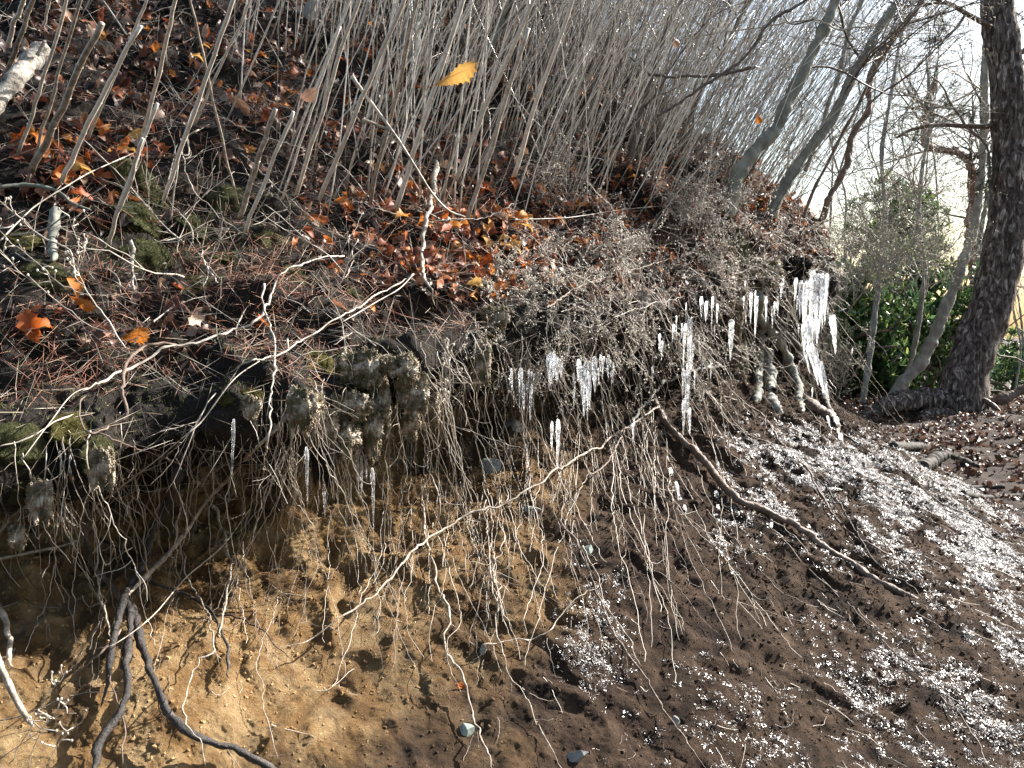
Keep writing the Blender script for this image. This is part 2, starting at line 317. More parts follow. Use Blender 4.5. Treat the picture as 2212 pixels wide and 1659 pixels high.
# columns of the bank: shoulder, sod face, nose, recess, cut face, talus up, talus low, foot -- (px, py, depth)
COLS = [
 [(-900, 470, 2.1), (-900, 760, 1.75), (-930, 1000, 1.55), (-930, 1080, 1.7), (-950, 1300, 1.6), (-980, 1500, 1.4), (-1000, 1800, 1.2), (-1100, 2900, 1.05), (-.30, .95)],
 [(-350, 480, 2.35), (-350, 780, 1.95), (-380, 1000, 1.75), (-380, 1070, 1.95), (-400, 1300, 1.8), (-420, 1500, 1.6), (-450, 1800, 1.38), (-500, 2900, 1.1), (-.35, .93)],
 [(100, 490, 2.55), (100, 800, 2.1), (90, 1010, 1.95), (90, 1080, 2.18), (80, 1300, 2.0), (70, 1500, 1.8), (50, 1750, 1.6), (0, 2900, 1.1), (-.42, .9)],
 [(350, 490, 2.75), (350, 780, 2.3), (350, 970, 2.08), (350, 1040, 2.38), (345, 1250, 2.18), (340, 1450, 1.96), (330, 1700, 1.7), (320, 2850, 1.12), (-.46, .88)],
 [(600, 500, 2.95), (600, 740, 2.5), (600, 900, 2.3), (600, 980, 2.62), (600, 1200, 2.38), (600, 1400, 2.13), (620, 1680, 1.82), (620, 2800, 1.15), (-.5, .86)],
 [(900, 570, 3.2), (900, 710, 2.9), (900, 810, 2.72), (905, 900, 3.08), (920, 1080, 2.78), (950, 1300, 2.42), (1000, 1680, 1.97), (1050, 2800, 1.15), (-.55, .84)],
 [(1180, 560, 3.75), (1185, 670, 3.45), (1195, 735, 3.3), (1195, 830, 3.75), (1230, 950, 3.4), (1310, 1200, 2.8), (1450, 1680, 2.12), (1600, 2700, 1.2), (-.6, .8)],
 [(1430, 520, 4.45), (1440, 610, 4.2), (1450, 680, 4.05), (1450, 800, 4.55), (1500, 900, 4.15), (1640, 1150, 3.4), (1950, 1680, 2.35), (2300, 2500, 1.35), (-.62, .78)],
 [(1630, 490, 5.25), (1645, 560, 5.05), (1655, 610, 4.95), (1640, 780, 5.6), (1690, 870, 5.1), (1860, 1050, 4.25), (2300, 1450, 3.0), (2900, 2200, 1.6), (-.66, .75)],
 [(1745, 490, 6.15), (1765, 545, 6.0), (1775, 590, 5.9), (1745, 790, 6.5), (1800, 890, 5.95), (1950, 990, 5.3), (2230, 1150, 4.6), (2700, 1500, 2.9), (-.7, .7)],
 [(1740, 540, 7.0), (1760, 590, 7.0), (1770, 640, 7.0), (1740, 800, 7.4), (1790, 880, 7.0), (1890, 935, 6.8), (2060, 1020, 6.5), (2250, 1110, 6.1), (-.85, .5)],
 [(1640, 560, 9.2), (1650, 600, 9.2), (1660, 640, 9.2), (1650, 700, 9.2), (1680, 760, 9.2), (1700, 800, 9.2), (1750, 840, 9.2), (1800, 900, 9.2), (-.95, .3)]]
CG = np.zeros((len(ROWS), len(COLS), 3))
for c, colm in enumerate(COLS):
    k_ = .9+.045*c; off_ = [0, 0, -.07, .26, .10, 0, 0, 0] if c < 9 else [0]*8
    pts = [at(p[0], p[1]-(14 if q == 3 and c < 9 else 0), p[2]+off_[q]*k_) for q, p in enumerate(colm[:8])]; bx, by = colm[8]
    sh = pts[0]
    for r, (k, z) in enumerate([(9., 7.0), (4.5, 3.9), (2.2, 2.0), (.8, .72)]):
        CG[r, c] = sh+np.array([bx*k, by*k, z])
    for r in range(8): CG[4+r, c] = pts[r]
def crm(G, s, axis):
    G = np.moveaxis(G, axis, 0); n = len(G)
    k = np.clip(np.floor(s).astype(int), 0, n-2); t = (s-k).reshape((-1,)+(1,)*(G.ndim-1))
    E = np.concatenate([[2*G[0]-G[1]], G, [2*G[-1]-G[-2]]])
    a, b, c, d = E[k], E[k+1], E[k+2], E[k+3]
    r = .5*((2*b)+(-a+c)*t+(2*a-5*b+4*c-d)*t*t+(-a+3*b-3*c+d)*t**3)
    return np.moveaxis(r, 0, axis)
def gridnormals(P):
    a = np.gradient(P, axis=0); b = np.gradient(P, axis=1); n = np.cross(a, b)
    return n/(np.linalg.norm(n, axis=-1)[..., None]+1e-9)
def bank_grid(rv, cv):
    P = crm(crm(CG, rv, 0), cv, 1)
    n = gridnormals(P); n = -n if (n[len(rv)//2, len(cv)//2]@np.array([.5, -.8, .4])) < 0 else n
    rr = rv[:, None]*np.ones(len(cv))
    # broad lumps
    wl = np.interp(rr, [0, 3, 4, 5, 6, 7, 8, 9, 11], [.25, .10, .08, .11, .09, .09, .05, .03, .02])
    D = wl*fbm(P*2.6, 3, 3)
    wm = np.interp(rr, [0, 4, 5, 6, 7, 8, 9, 11], [.03, .03, .055, .065, .05, .024, .012, .010])
    D += wm*fbm(P*9., 11, 3)
    # crumbly clods: sharper ridged noise on the cut and on the talus
    wc = np.interp(rr, [0, 4, 6.5, 7.2, 8, 9.5, 11], [.0, .0, .004, .011, .011, .005, .005])
    D += wc*(fbm(P*24., 23, 5, .72)*(.35+.6*np.clip(.5+vn(P*4., 91), 0, 1))+.5*np.abs(vn(P*11., 29)))
    D += wc*1.1*np.clip(fbm(P*np.array([5., 5., 9.]), 37, 3)*2, -1, 1)
    # clay terraces running with the bedding
    wt = np.interp(rr, [7, 7.6, 9, 10], [0, 1, 1, .3])
    q = P[..., 2]*8+P[..., 0]*2.6+1.5*fbm(P*2.3, 5, 4)
    D += wt*.034*(np.abs((q % 1)-.5)*2-.5)
    # erosion pits
    pit = np.clip(vn(P*13., 31)-.35, 0, 1)
    D -= wt*.004*pit*np.clip(vn(P*3., 33)*2, 0, 1)
    nn = n.copy(); P = P+nn*D[..., None]
    return P, nn
def grid_faces(a, b):
    i = np.arange(a-1)[:, None]*b; j = np.arange(b-1)[None]
    return np.stack([i+j, i+j+1, i+b+j+1, i+b+j], -1).reshape(-1, 4)
NC = 1000
cv = np.linspace(0, 11, NC)
# denser where the picture looks closest
rvH = np.concatenate([np.linspace(0, 3, 90, endpoint=False), np.linspace(3, 7.0, 230)])
rvB = np.concatenate([np.linspace(7.0, 10.2, 560, endpoint=False), np.linspace(10.2, 11, 50)])
rvA = np.concatenate([rvH[:-1], rvB])
PA, NA = bank_grid(rvA, cv)
nH = len(rvH)
mb = MB(); mb.add(PA[:nH:1, ::2].reshape(-1, 3), grid_faces(nH, NC//2)); hill = mb.build('hillside', M['humus']); tag(hill, kind='structure')
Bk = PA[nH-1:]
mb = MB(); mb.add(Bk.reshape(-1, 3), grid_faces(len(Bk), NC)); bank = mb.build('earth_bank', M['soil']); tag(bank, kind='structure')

# forest floor: one sheet to the horizon, path level rising gently, dropping beyond the ridge edge
def floor_z(x, y):
    z = .04+.050*np.clip(y, -5, 9)-.30*np.clip((4.4-y)/2.5, 0, 1)
    e = np.clip((y+.25*x-12.2), 0, None); z = z-.55*e**1.15
    e2 = np.clip(x-6.2-.1*y, 0, None); z = z-.35*e2**1.2
    return np.maximum(z, -26)
g1 = np.r_[np.linspace(-400, -8, 25), np.linspace(-7.9, 11, 330), np.linspace(12, 900, 40)]
g2 = np.r_[np.linspace(-300, -2.2, 14), np.linspace(-2, 14, 330), np.linspace(15, 80, 60), np.linspace(100, 2500, 25)]
X, Y = np.meshgrid(g1, g2)
Z = floor_z(X, Y); PP = np.stack([X, Y, Z*0], -1)
Z = Z+np.where(np.abs(Z) < 24, 1, 3)*(.05*fbm(PP*1.1, 41, 3)+.018*fbm(PP*7, 43, 3))
mb = MB(); mb.add(np.stack([X, Y, Z], -1).reshape(-1, 3), grid_faces(*X.shape)); floor_o = mb.build('ground', M['path']); tag(floor_o, kind='structure')

# ray casting helper against bank + floor
def bvh_of(P, sr, sc):
    Q = P[::sr, ::sc]; a, b = Q.shape[:2]
    return BVHTree.FromPolygons([tuple(v) for v in Q.reshape(-1, 3)], [tuple(int(k) for k in f) for f in grid_faces(a, b)])
BV = bvh_of(PA, 3, 4)
BF = bvh_of(np.stack([X, Y, Z], -1), 2, 2)
def hit(px, py, dflt=6.):
    d = at(px, py, 1.)-C_; l = np.linalg.norm(d); dn = Vector(d/l)
    best = None
    for B in (BV, BF):
        h = B.ray_cast(Vector(C_), dn)
        if h[0] is not None and (best is None or h[3] < best[3]): best = h
    if best is None: return dflt, Vector((0, 0, 1))
    n = best[1]
    if n.dot(dn) > 0: n = -n
    return best[3]/l, n
def ground_z(x, y):
    h = BF.ray_cast(Vector((x, y, 10)), Vector((0, 0, -1)))
    return h[0].z if h[0] else 0

# ------------------------------------------------------------------ scattering
def sample_bank(n, r0, r1, c0=.5, c1=10.9):
    ia = np.searchsorted(rvA, [r0, r1]); P = PA[ia[0]:ia[1]]; N = NA[ia[0]:ia[1]]
    j0, j1 = int(c0/11*(NC-1)), int(c1/11*(NC-1)); P = P[:, j0:j1]; N = N[:, j0:j1]
    a = np.linalg.norm(np.cross(P[1:, :-1]-P[:-1, :-1], P[:-1, 1:]-P[:-1, :-1]), axis=-1)
    w_ = a.ravel()/a.sum(); k = rng.choice(len(w_), n, p=w_); i, j = np.divmod(k, a.shape[1])
    t = rng.random((n, 1))
    return P[i, j]*(1-t)+P[i+1, j+1]*t, N[i, j]
def blobs(px, py, L):
    r = np.zeros_like(px)
    for cx, cy, rx, ry, w_ in L: r = np.maximum(r, w_*np.clip(1.4-np.sqrt(((px-cx)/rx)**2+((py-cy)/ry)**2), 0, 1))
    return r
def basis(N):
    N = N/np.linalg.norm(N, axis=1)[:, None]
    a = np.where(np.abs(N[:, 2:3]) < .9, np.array([[0, 0, 1.]]), np.array([[1., 0, 0]]))
    T = np.cross(a, N); T /= np.linalg.norm(T, axis=1)[:, None]
    th = rng.random(len(N))*2*math.pi; B = np.cross(N, T)
    T2 = T*np.cos(th)[:, None]+B*np.sin(th)[:, None]
    return T2, np.cross(N, T2), N
def inst(mb, TV, TQ, TT, P, Xa, Ya, Za, sx, sy, sz, mi=0):
    """template vertices into n placed copies; mi array not supported"""
    n = len(P); m = len(TV)
    V = P[:, None]+(TV[None, :, 0:1]*sx[:, None, None])*Xa[:, None]+(TV[None, :, 1:2]*sy[:, None, None])*Ya[:, None]+(TV[None, :, 2:3]*sz[:, None, None])*Za[:, None]
    off = (np.arange(n)*m)[:, None, None]
    Q = (np.asarray(TQ)[None]+off).reshape(-1, 4) if TQ is not None and len(TQ) else None
    T = (np.asarray(TT)[None]+off).reshape(-1, 3) if TT is not None and len(TT) else None
    mb.add(V.reshape(-1, 3), Q, T, mi)
def leaf_tpl(kind, seed=0):
    n = 9; t = np.linspace(0, 1, n)
    if kind == 'oval': wd = .5*np.sin(np.pi*t**.85)**.8*.48
    elif kind == 'oak': wd = (.5*np.sin(np.pi*t**1.25)**.8)*.62*(1+.22*np.where(np.arange(n) % 2, 1, -1))
    elif kind == 'narrow': wd = .5*np.sin(np.pi*t)**.9*.34
    wd = np.maximum(wd, .012)
    r = np.random.default_rng(seed); k = r.uniform(.5, 1.4)
    cz = .22*np.sin(t*3*k+seed)*1.2; ed = r.uniform(.2, .8)
    V = []
    for i in range(n):
        s1, s2 = (r.random()-.5)*.22, (r.random()-.5)*.22
        V += [(t[i]-.5, -wd[i], cz[i]+ed*wd[i]+s1), (t[i]-.5, 0, cz[i]), (t[i]-.5, wd[i], cz[i]+ed*wd[i]+s2)]
    Q = []
    for i in range(n-1):
        a = i*3; Q += [(a, a+3, a+4, a+1), (a+1, a+4, a+5, a+2)]
    return np.array(V), np.array(Q)
LT = [leaf_tpl(k, s) for s, k in enumerate(['oval', 'oak', 'narrow', 'oak', 'oval', 'oak', 'narrow'])]

def scatter_leaves(name, m, P, N, size, label, lift=.012, tilt=.9, parent=None, cat='leaf litter'):
    mb = MB()
    n = len(P); grp = rng.integers(0, len(LT), n)
    Nn = N+tilt*(rng.random((n, 3))*2-1); Xa, Ya, Za = basis(Nn)
    s = size*(.55+.9*rng.random(n))
    for g, (V, Q) in enumerate(LT):
        k = grp == g
        if k.any(): inst(mb, V, Q, None, (P+N*lift*rng.random((n, 1))*2)[k], Xa[k], Ya[k], Za[k], s[k], s[k]*(.8+.4*rng.random(k.sum())), s[k])
    o = mb.build(name, m, parent)
    if not parent: tag(o, label, cat, kind='stuff')
    return o

# ---- litter over the upper slope
P, N = sample_bank(60000, 1.5, 6.0)
px, py, d = proj(P)
inside = (px > -250) & (px < 2000) & (py > -250) & (py < 1000) & (d > .5)
dens = blobs(px, py, [(750, 130, 900, 260, .75), (300, 60, 480, 260, 1.), (150, 350, 200, 140, 1.), (650, 250, 260, 120, .8), (900, 400, 260, 160, .95), (1000, 540, 280, 100, 1.5), (950, 440, 200, 90, 1.25),
                      (1350, 420, 320, 150, .9), (1650, 430, 110, 90, 1.), (1230, 560, 260, 100, .8), (760, 600, 160, 120, .25), (200, 700, 260, 70, .35), (1740, 520, 60, 50, .7)])
keep = inside & (rng.random(len(P)) < dens*np.clip(d/3.2, .35, 1)**-1*.42)
P, N, px, py, d = P[keep], N[keep], px[keep], py[keep], d[keep]
warm = blobs(px, py, [(1000, 500, 330, 140, 1.), (650, 250, 200, 120, .55), (170, 350, 120, 90, .9), (1650, 430, 100, 70, .8), (1300, 440, 260, 120, .5), (500, 180, 260, 100, .4)])
kw = rng.random(len(P)) < .2+.75*warm
print('litter', len(P))
scatter_leaves('leaf_litter', M['litter'], P[kw], N[kw], .052, 'russet and orange dry leaves heaped over the upper slope')
scatter_leaves('dull_leaf_litter', M['litter_dull'], P[~kw], N[~kw], .056, 'dull brown and grey dead leaves matted between the stems')

# ---- path litter
n = 11000
P = np.stack([rng.uniform(1.8, 7.5, n), rng.uniform(4.2, 13, n), np.zeros(n)], -1)
P[:, 2] = [ground_z(x, y) for x, y in P[:, :2]]
px, py, d = proj(P); k = (px < 2500) & (px > 1700) & (rng.random(n) < .9)
scatter_leaves('path_leaf_litter', M['litter_dull'], P[k], np.tile([0, 0, 1.], (k.sum(), 1)), .062, 'brown dead leaves strewn on the shaded path at the right')

# ---- individually built fallen leaves
leaf_meshes = []
for mname in ('leaf_orange', 'leaf_red', 'leaf_tan'):
    L_ = []
    for (V, Q) in LT[:5]:
        mb = MB(); mb.add(V, Q); L_.append(mb.mesh('fallen_leaf', M[mname]))
    leaf_meshes.append(L_)
ZONES = [  # name of zone, blobs
 ('among the leaning stems at upper left', [(400, 150, 420, 170, 1)]),
 ('in the tangle above the mossy hollow at left', [(170, 360, 150, 110, 1)]),
 ('among the dense stems at top centre', [(1000, 250, 330, 130, 1)]),
 ('on the litter ledge left of the white branch', [(780, 460, 150, 110, 1)]),
 ('in the bright orange drift below the white branch', [(1010, 560, 170, 90, 1)]),
 ('around the foot of the pale branch', [(1010, 440, 120, 90, 1)]),
 ('among the wiry dry shrubs right of centre', [(1330, 470, 220, 140, 1)]),
 ('beside the grey sapling bases at right', [(1660, 420, 90, 80, 1)]),
 ('in the pine needles over the dark hollow at left', [(300, 700, 260, 90, 1)])]
cnt = [46, 30, 52, 26, 60, 34, 30, 12, 10]
wts = [(.3, .4, .3), (.6, .3, .1), (.35, .4, .25), (.45, .4, .15), (.55, .38, .07), (.5, .3, .2), (.45, .35, .2), (.7, .2, .1), (.6, .3, .1)]
CN = ['orange', 'russet', 'pale tan']
Pz, Nz = sample_bank(26000, 1.5, 6.2); pxz, pyz, dz = proj(Pz)
for (zn, bl), c, wt in zip(ZONES, cnt, wts):
    dn_ = blobs(pxz, pyz, bl); idx = np.where(rng.random(len(Pz)) < dn_*.9)[0]
    idx = rng.permutation(idx)[:c]
    for i in idx:
        q = rng.choice(3, p=wt); me = leaf_meshes[q][rng.integers(0, 5)]
        o = bpy.data.objects.new('fallen_leaf', me); COL.objects.link(o)
        nrm = Vector(Nz[i]+.8*(rng.random(3)*2-1)+np.array([.3, -.3, 0])).normalized()
        rot = nrm.to_track_quat('Z', 'Y').to_matrix() @ Matrix.Rotation(rng.random()*6.28, 3, 'Z')
        o.rotation_euler = rot.to_euler(); s = (.05+.045*rng.random()) * (1 if q else 1.05)
        o.scale = (s, s*(.8+.4*rng.random()), s*1.1)
        o.location = Pz[i]+Nz[i]*(.018+.03*rng.random())
        lab = '%s fallen leaf %s' % (CN[q], zn)
        tag(o, lab, 'leaf', lab.replace('leaf', 'leaves'))

# special leaves traced from the photo: (px,py,depth offset, length px, angle deg, material, label)
def special_leaf(pxa, pya, pxb, pyb, d, m, label, width=.42, teeth=9, sub=.5):
    A = at(pxa, pya, d); B = at(pxb, pyb, d*1.01); ax = B-A; Lr = np.linalg.norm(ax); ax /= Lr
    n = 27; t = np.linspace(0, 1, n); fw = Vector(-F_)
    up = np.cross(ax, -F_); up /= np.linalg.norm(up); nm = np.cross(ax, up)
    wd = np.interp(t, [0, .08, .35, .7, .93, 1], [.02, .15, .55, 1, .55, .02])*width*.5*Lr
    tooth = 1+.16*np.where(np.arange(n) % 3 == 0, 1, -.4); wd = wd*tooth
    V = []
    for i in range(n):
        c = A+ax*t[i]*Lr+nm*Lr*.06*math.sin(t[i]*5)
        V += [c-up*wd[i]*.75+nm*wd[i]*.35, c-up*wd[i]*.35+nm*wd[i]*.08, c, c+up*wd[i]*.45+nm*wd[i]*.05, c+up*wd[i]*1.0+nm*wd[i]*.4]
    Q = [(a*5+b, a*5+5+b, a*5+6+b, a*5+b+1) for a in range(n-1) for b in range(4)]
    mb = MB(); mb.add(V, Q)
    stalk = np.array([A-ax*Lr*.16, A-ax*Lr*.05, A+ax*Lr*.3, B]); tube(mb, stalk+nm*.0012, [.0012, .0011, .0009, .0004], 4)
    o = mb.build('fallen_leaf', m, loc=tuple(A)); tag(o, label, 'leaf'); return o
special_leaf(938, 183, 1030, 138, 2.55, M['leaf_orange'], 'large bright orange toothed leaf caught upright among stems at top centre', .45)
special_leaf(690, 188, 655, 215, 2.6, M['leaf_tan'], 'small yellow leaf stuck on the stems at upper left of centre', .8)
special_leaf(640, 460, 712, 478, hit(670, 470)[0]-.05, M['leaf_orange'], 'long curled amber leaf at the left end of the litter ledge', .4)
special_leaf(150, 640, 205, 668, hit(170, 655)[0]-.08, M['leaf_orange'], 'orange leaf tangled in needles behind the budded branch at left', .55)
special_leaf(250, 735, 325, 715, hit(290, 725)[0]-.06, M['leaf_orange'], 'broad orange leaf hanging at the end of the budded branch', .6)
special_leaf(1636, 245, 1645, 265, 4.6, M['leaf_orange'], 'tiny orange leaf hanging in the thicket against the bright sky', .8)
special_leaf(985, 1478, 1010, 1486, hit(997, 1482)[0]-.02, M['leaf_orange'], 'small orange leaf lying on the brown soil slope', .7)
special_leaf(1455, 80, 1468, 100, 4.4, M['leaf_tan'], 'small pale yellow leaf high in the thicket at top right', .8)

# ------------------------------------------------------------------ pine needles and fine debris (stuff)
def needles(name, m, P, N, length, rad, label, droop=.3, cat='pine needles', bundle=3):
    T1, T2, Za = basis(N+.7*(rng.random(P.shape)*2-1)); mb = MB()
    tv = np.array([(0, -.5, 0), (0, .5, 0), (0, 0, .9), (.5, -.5, .0), (.5, .5, .0), (.5, 0, .9), (1, 0, 0)], float)
    tq = [(0, 3, 4, 1), (1, 4, 5, 2), (2, 5, 3, 0)]; tt = [(3, 6, 4), (4, 6, 5), (5, 6, 3)]
    n = len(P); s = length*(.5+.8*rng.random(n))
    D = T1.copy(); D[:, 2] -= droop; D /= np.linalg.norm(D, axis=1)[:, None]
    Yb = np.cross(Za, D); Yb /= np.linalg.norm(Yb, axis=1)[:, None]; Zb = np.cross(D, Yb)
    r = rad*(.7+.6*rng.random(n))
    inst(mb, tv, tq, tt, P, D, Yb, Zb, s, r, r)
    o = mb.build(name, m); return tag(o, label, cat, kind='stuff')
P, N = sample_bank(90000, 3.0, 6.9); px, py, d = proj(P)
dn_ = blobs(px, py, [(200, 700, 260, 130, 1.), (560, 640, 200, 120, .9), (640, 760, 130, 80, .6), (120, 800, 150, 90, .9), (900, 620, 230, 90, .8), (250, 380, 250, 200, .35), (1000, 480, 280, 160, .5), (1400, 500, 300, 150, .55), (1690, 470, 80, 80, .9), (480, 250, 400, 130, .4)])
k = (px > -200) & (rng.random(len(P)) < dn_*.85)
# bundles: repeated positions so needles cluster
P, N = P[k], N[k]; cl = rng.integers(0, max(1, len(P)//7), len(P)); Pc = P[cl]+.022*rng.standard_normal((len(P), 3)); 
print('needles', len(P))
needles('pine_needle_mat', M['needle'], np.where(rng.random((len(P), 1)) < .6, Pc, P)+N[cl]*.015, N, .095, .0011, 'reddish dry pine needles matted over ledges and moss')
P, N = sample_bank(60000, 1.2, 7.0); px, py, d = proj(P)
k = (px > -200) & (px < 1950) & (py > -200) & (py < 1100) & (rng.random(len(P)) < .42)
needles('fine_dry_twigs', M['rootlet_bulk'], P[k]+N[k]*.01, N[k], .17, .0012, 'fine broken grass stalks and twigs lying all over the slope', droop=.0, cat='twig debris')

# ------------------------------------------------------------------ moss
def moss_mesh(seed, m, fuzz=6000):
    mb = MB(); V = noise_sphere((0, 0, 0), 1, 30, .32, 2.2, seed, (1, 1, .36), mb)
    r = np.random.default_rng(seed); k = r.integers(0, len(V), fuzz); n = V[k]/np.linalg.norm(V[k], axis=1)[:, None]
    P = V[k]+.04*r.standard_normal((fuzz, 3)); Xa, Ya, Za = basis(n+.5*r.standard_normal((fuzz, 3)))
    tv = np.array([(-.5, 0, -.3), (.5, 0, -.3), (0, .2, 1), (0, -.6, -.2)]); tt = [(0, 1, 2), (1, 3, 2), (3, 0, 2)]
    s = np.full(fuzz, .016); inst(mb, tv, None, tt, P, Xa, Ya, Za, s, s, s*(3+7*r.random(fuzz)))
    return mb.mesh('moss_clump', m)
MM = [moss_mesh(s, M['moss']) for s in (1, 2, 3)]; MY = [moss_mesh(s, M['moss_y']) for s in (4, 5)]
moss = [ # px,py,size px, yellow, label
 (690, 790, 42, 1, 'bright olive moss tuft at the edge of the dark hollow, left of centre'),
 (735, 770, 25, 0, 'small dark moss tuft right of the bright olive one'),
 (490, 860, 22, 1, 'small yellow green moss tuft above the left hanging icicle'),
 (545, 855, 26, 1, 'brownish moss lump beside the small yellow tuft'),
 (160, 930, 55, 1, 'yellow green moss cushion under the curved twig at left edge'),
 (215, 985, 50, 0, 'pale frosted moss cushion hanging at the left overhang'),
 (40, 960, 55, 0, 'dark moss cushion at the far left edge under the overhang'),
 (60, 1060, 45, 0, 'grey moss cushion drooping at the left edge'),
 (300, 470, 50, 0, 'pale sunlit moss cushion in the hollow at upper left'),
 (340, 430, 40, 0, 'dark green moss cushion above the pale sunlit one'),
 (290, 380, 45, 0, 'olive moss hump below the leaning stems at upper left'),
 (420, 490, 38, 0, 'grey green moss patch behind the crooked bare twig'),
 (500, 440, 45, 0, 'dark moss patch between stub stems left of centre'),
 (45, 520, 40, 1, 'yellowish moss patch at the left edge of the hollow'),
 (320, 560, 50, 0, 'moss cushion under the small cut trunk at left'),
 (480, 560, 40, 0, 'dark moss cushion over the needle mat at left'),
 (590, 520, 38, 0, 'small grey moss hump behind long stub stem'),
 (420, 620, 40, 0, 'deep shaded moss cushion at the centre of the hollow'),
 (770, 640, 34, 0, 'shaded moss cushion below the ledge, left of the white branch'),
 (1060, 720, 24, 1, 'small olive moss tuft below the orange drift'),
 (1590, 540, 40, 0, 'dark moss on the overhang under the large grey sapling'),
 (1575, 500, 28, 0, 'moss collar at the foot of the large grey sapling'),
 (760, 850, 30, 0, 'frosted moss tuft over the hanging sod'),
 (640, 600, 35, 0, 'moss cushion beneath the fanned pine needles'),
 (100, 600, 45, 0, 'moss cushion behind the budded branch at left')]
for px_, py_, s_, yl, lab in moss:
    d_, n_ = hit(px_, py_); o = bpy.data.objects.new('moss_clump', (MY if yl else MM)[hash(lab[:3]+str(px_ % 7)) % 2 if 0 else (px_ % (2 if yl else 3))])
    COL.objects.link(o); o.location = at(px_, py_, d_); o.rotation_euler = n_.to_track_quat('Z', 'Y').to_euler()
    s_ = pw(s_, d_); o.scale = (s_*.95, s_*.8, s_*.7); tag(o, lab, 'moss')
# loose moss fuzz over the sod face (uncountable)
P, N = sample_bank(130000, 3.7, 7.2); px, py, d = proj(P)
k = rng.random(len(P)) < blobs(px, py, [(380, 500, 300, 130, .9), (300, 880, 420, 200, .55), (700, 800, 180, 80, .5), (1560, 540, 140, 60, .5), (200, 1000, 200, 90, .6), (1000, 700, 300, 60, .25)])
tv = np.array([(-.5, 0, -.3), (.5, 0, -.3), (0, .2, 1), (0, -.6, -.2)]); tt = [(0, 1, 2), (1, 3, 2), (3, 0, 2)]
Xa, Ya, Za = basis(N[k]+.6*rng.standard_normal((k.sum(), 3))); s = .0045*(.6+.8*rng.random(k.sum())); mb = MB(); inst(mb, tv, None, tt, P[k], Xa, Ya, Za, s, s, s*2.6)
tag(mb.build('moss_carpet', M['moss']), 'thin green moss growing over the dark peat face', 'moss', kind='stuff')

# ------------------------------------------------------------------ hanging sod clumps
OV = np.array([(-1, 0, 0), (0, -1, 0), (1, 0, 0), (0, 1, 0), (0, 0, 1.), (0, 0, -1.)]); OT = [(0, 1, 4), (1, 2, 4), (2, 3, 4), (3, 0, 4), (1, 0, 5), (2, 1, 5), (3, 2, 5), (0, 3, 5)]
def sod(px_, py_, w_, h_, lab, off=.13, mt='sod'):
    w_ *= 1.3; h_ *= 1.2; d_, n_ = hit(px_, py_); dq = np.interp(px_, [0, 600, 900, 1200, 1450, 1650, 1775], [1.85, 2.15, 2.58, 3.15, 3.95, 4.85, 5.8]); d_ = min(d_-off*.6, dq) if py_ > 760 or px_ > 1500 else d_-off*.6; c = at(px_, py_, d_); W = pw(w_, d_)/2; H = pw(h_, d_)/2
    mb = MB(); r = np.random.default_rng(px_); U = []
    for q in range(11):
        lx = (r.random()-.5)*1.3*W; wl = W*(.16+.22*r.random()); hl = H*(.3+.5*r.random()); lz = H*.55-hl*.8
        k = len(mb.v); V = noise_sphere((0, 0, 0), 1, 26, .3, 1.6, px_+q, (wl, wl*.8, hl), mb); nn = V/np.linalg.norm(V, axis=1)[:, None]
        V = V+nn*(.42*wl*fbm(V/W*4.5+q, px_+5, 6, .8))[:, None]+np.array([lx, (r.random()-.5)*W*.4, lz]); mb.v[k] = V; U.append((V, nn))
    nf = 1100
    for V, nn in U:
        k = r.integers(0, len(V), nf); Xa, Ya, Za = basis(nn[k]*np.array([1, 1, .4])+np.array([0, 0, -.5])+.7*r.standard_normal((nf, 3))); s = .0014*(d_/2)*(.6+1.2*r.random(nf))
        inst(mb, OV, None, OT, V[k], Xa, Ya, Za, s, s, s*(1+1.6*r.random(nf)**2), 0)
    o = mb.build('sod_clump', M[mt]); o.location = c; tag(o, lab, 'sod clump'); return o
sod(700, 930, 70, 110, 'frosted sod clump hanging left of the triple icicles', .13)
sod(697, 1000, 42, 90, 'dark dangling plug of peat with icicle at its tip', .1, 'humus')
sod(790, 930, 60, 110, 'pale frosted sod clump above the long icicle at centre left', .09)
sod(745, 880, 90, 60, 'broad crumbly sod bridge between two hanging clumps', .07)
sod(815, 870, 45, 120, 'tall narrow frosted sod tongue right of the sod bridge')
sod(890, 850, 60, 90, 'whitish frosted sod clump at the centre of the overhang')
sod(885, 920, 40, 60, 'small frosted sod tuft ending in rootlets near centre')
sod(1040, 790, 38, 110, 'orange brown sod strand hanging below the leaf drift')
sod(1070, 690, 50, 60, 'crumbly brown sod knob below orange leaves')
sod(655, 885, 80, 90, 'frosted sod lump left of the sod bridge')
sod(735, 945, 70, 80, 'whitish crumbly sod lump between the two hanging clumps', .1)
sod(770, 800, 90, 80, 'upper frosted sod slab above the sod bridge')
sod(860, 800, 70, 70, 'mossy pale sod slab up right of the sod bridge')
sod(925, 880, 40, 90, 'thin pale sod tongue at the left side of the dark hole')
sod(545, 880, 44, 50, 'small brown sod knob beside the left icicle')
sod(215, 1010, 60, 90, 'pale frosted sod beard at left under yellow moss')
sod(90, 1080, 50, 90, 'tan sod beard at the far left edge')
sod(40, 1160, 40, 50, 'grey hairy root ball at far left over ochre soil')
sod(1590, 660, 34, 120, 'mossy brown sod strand hanging at right of the overhang')
sod(1655, 590, 60, 60, 'dark frosted sod lump under the right saplings')
sod(1720, 580, 60, 50, 'black sod lump at the end of the overhang', .05, 'humus')
sod(1600, 780, 30, 70, 'small sod plug dripping ice beside hanging roots')
sod(1030, 620, 60, 30, 'flat crumbly sod shelf under orange leaves')

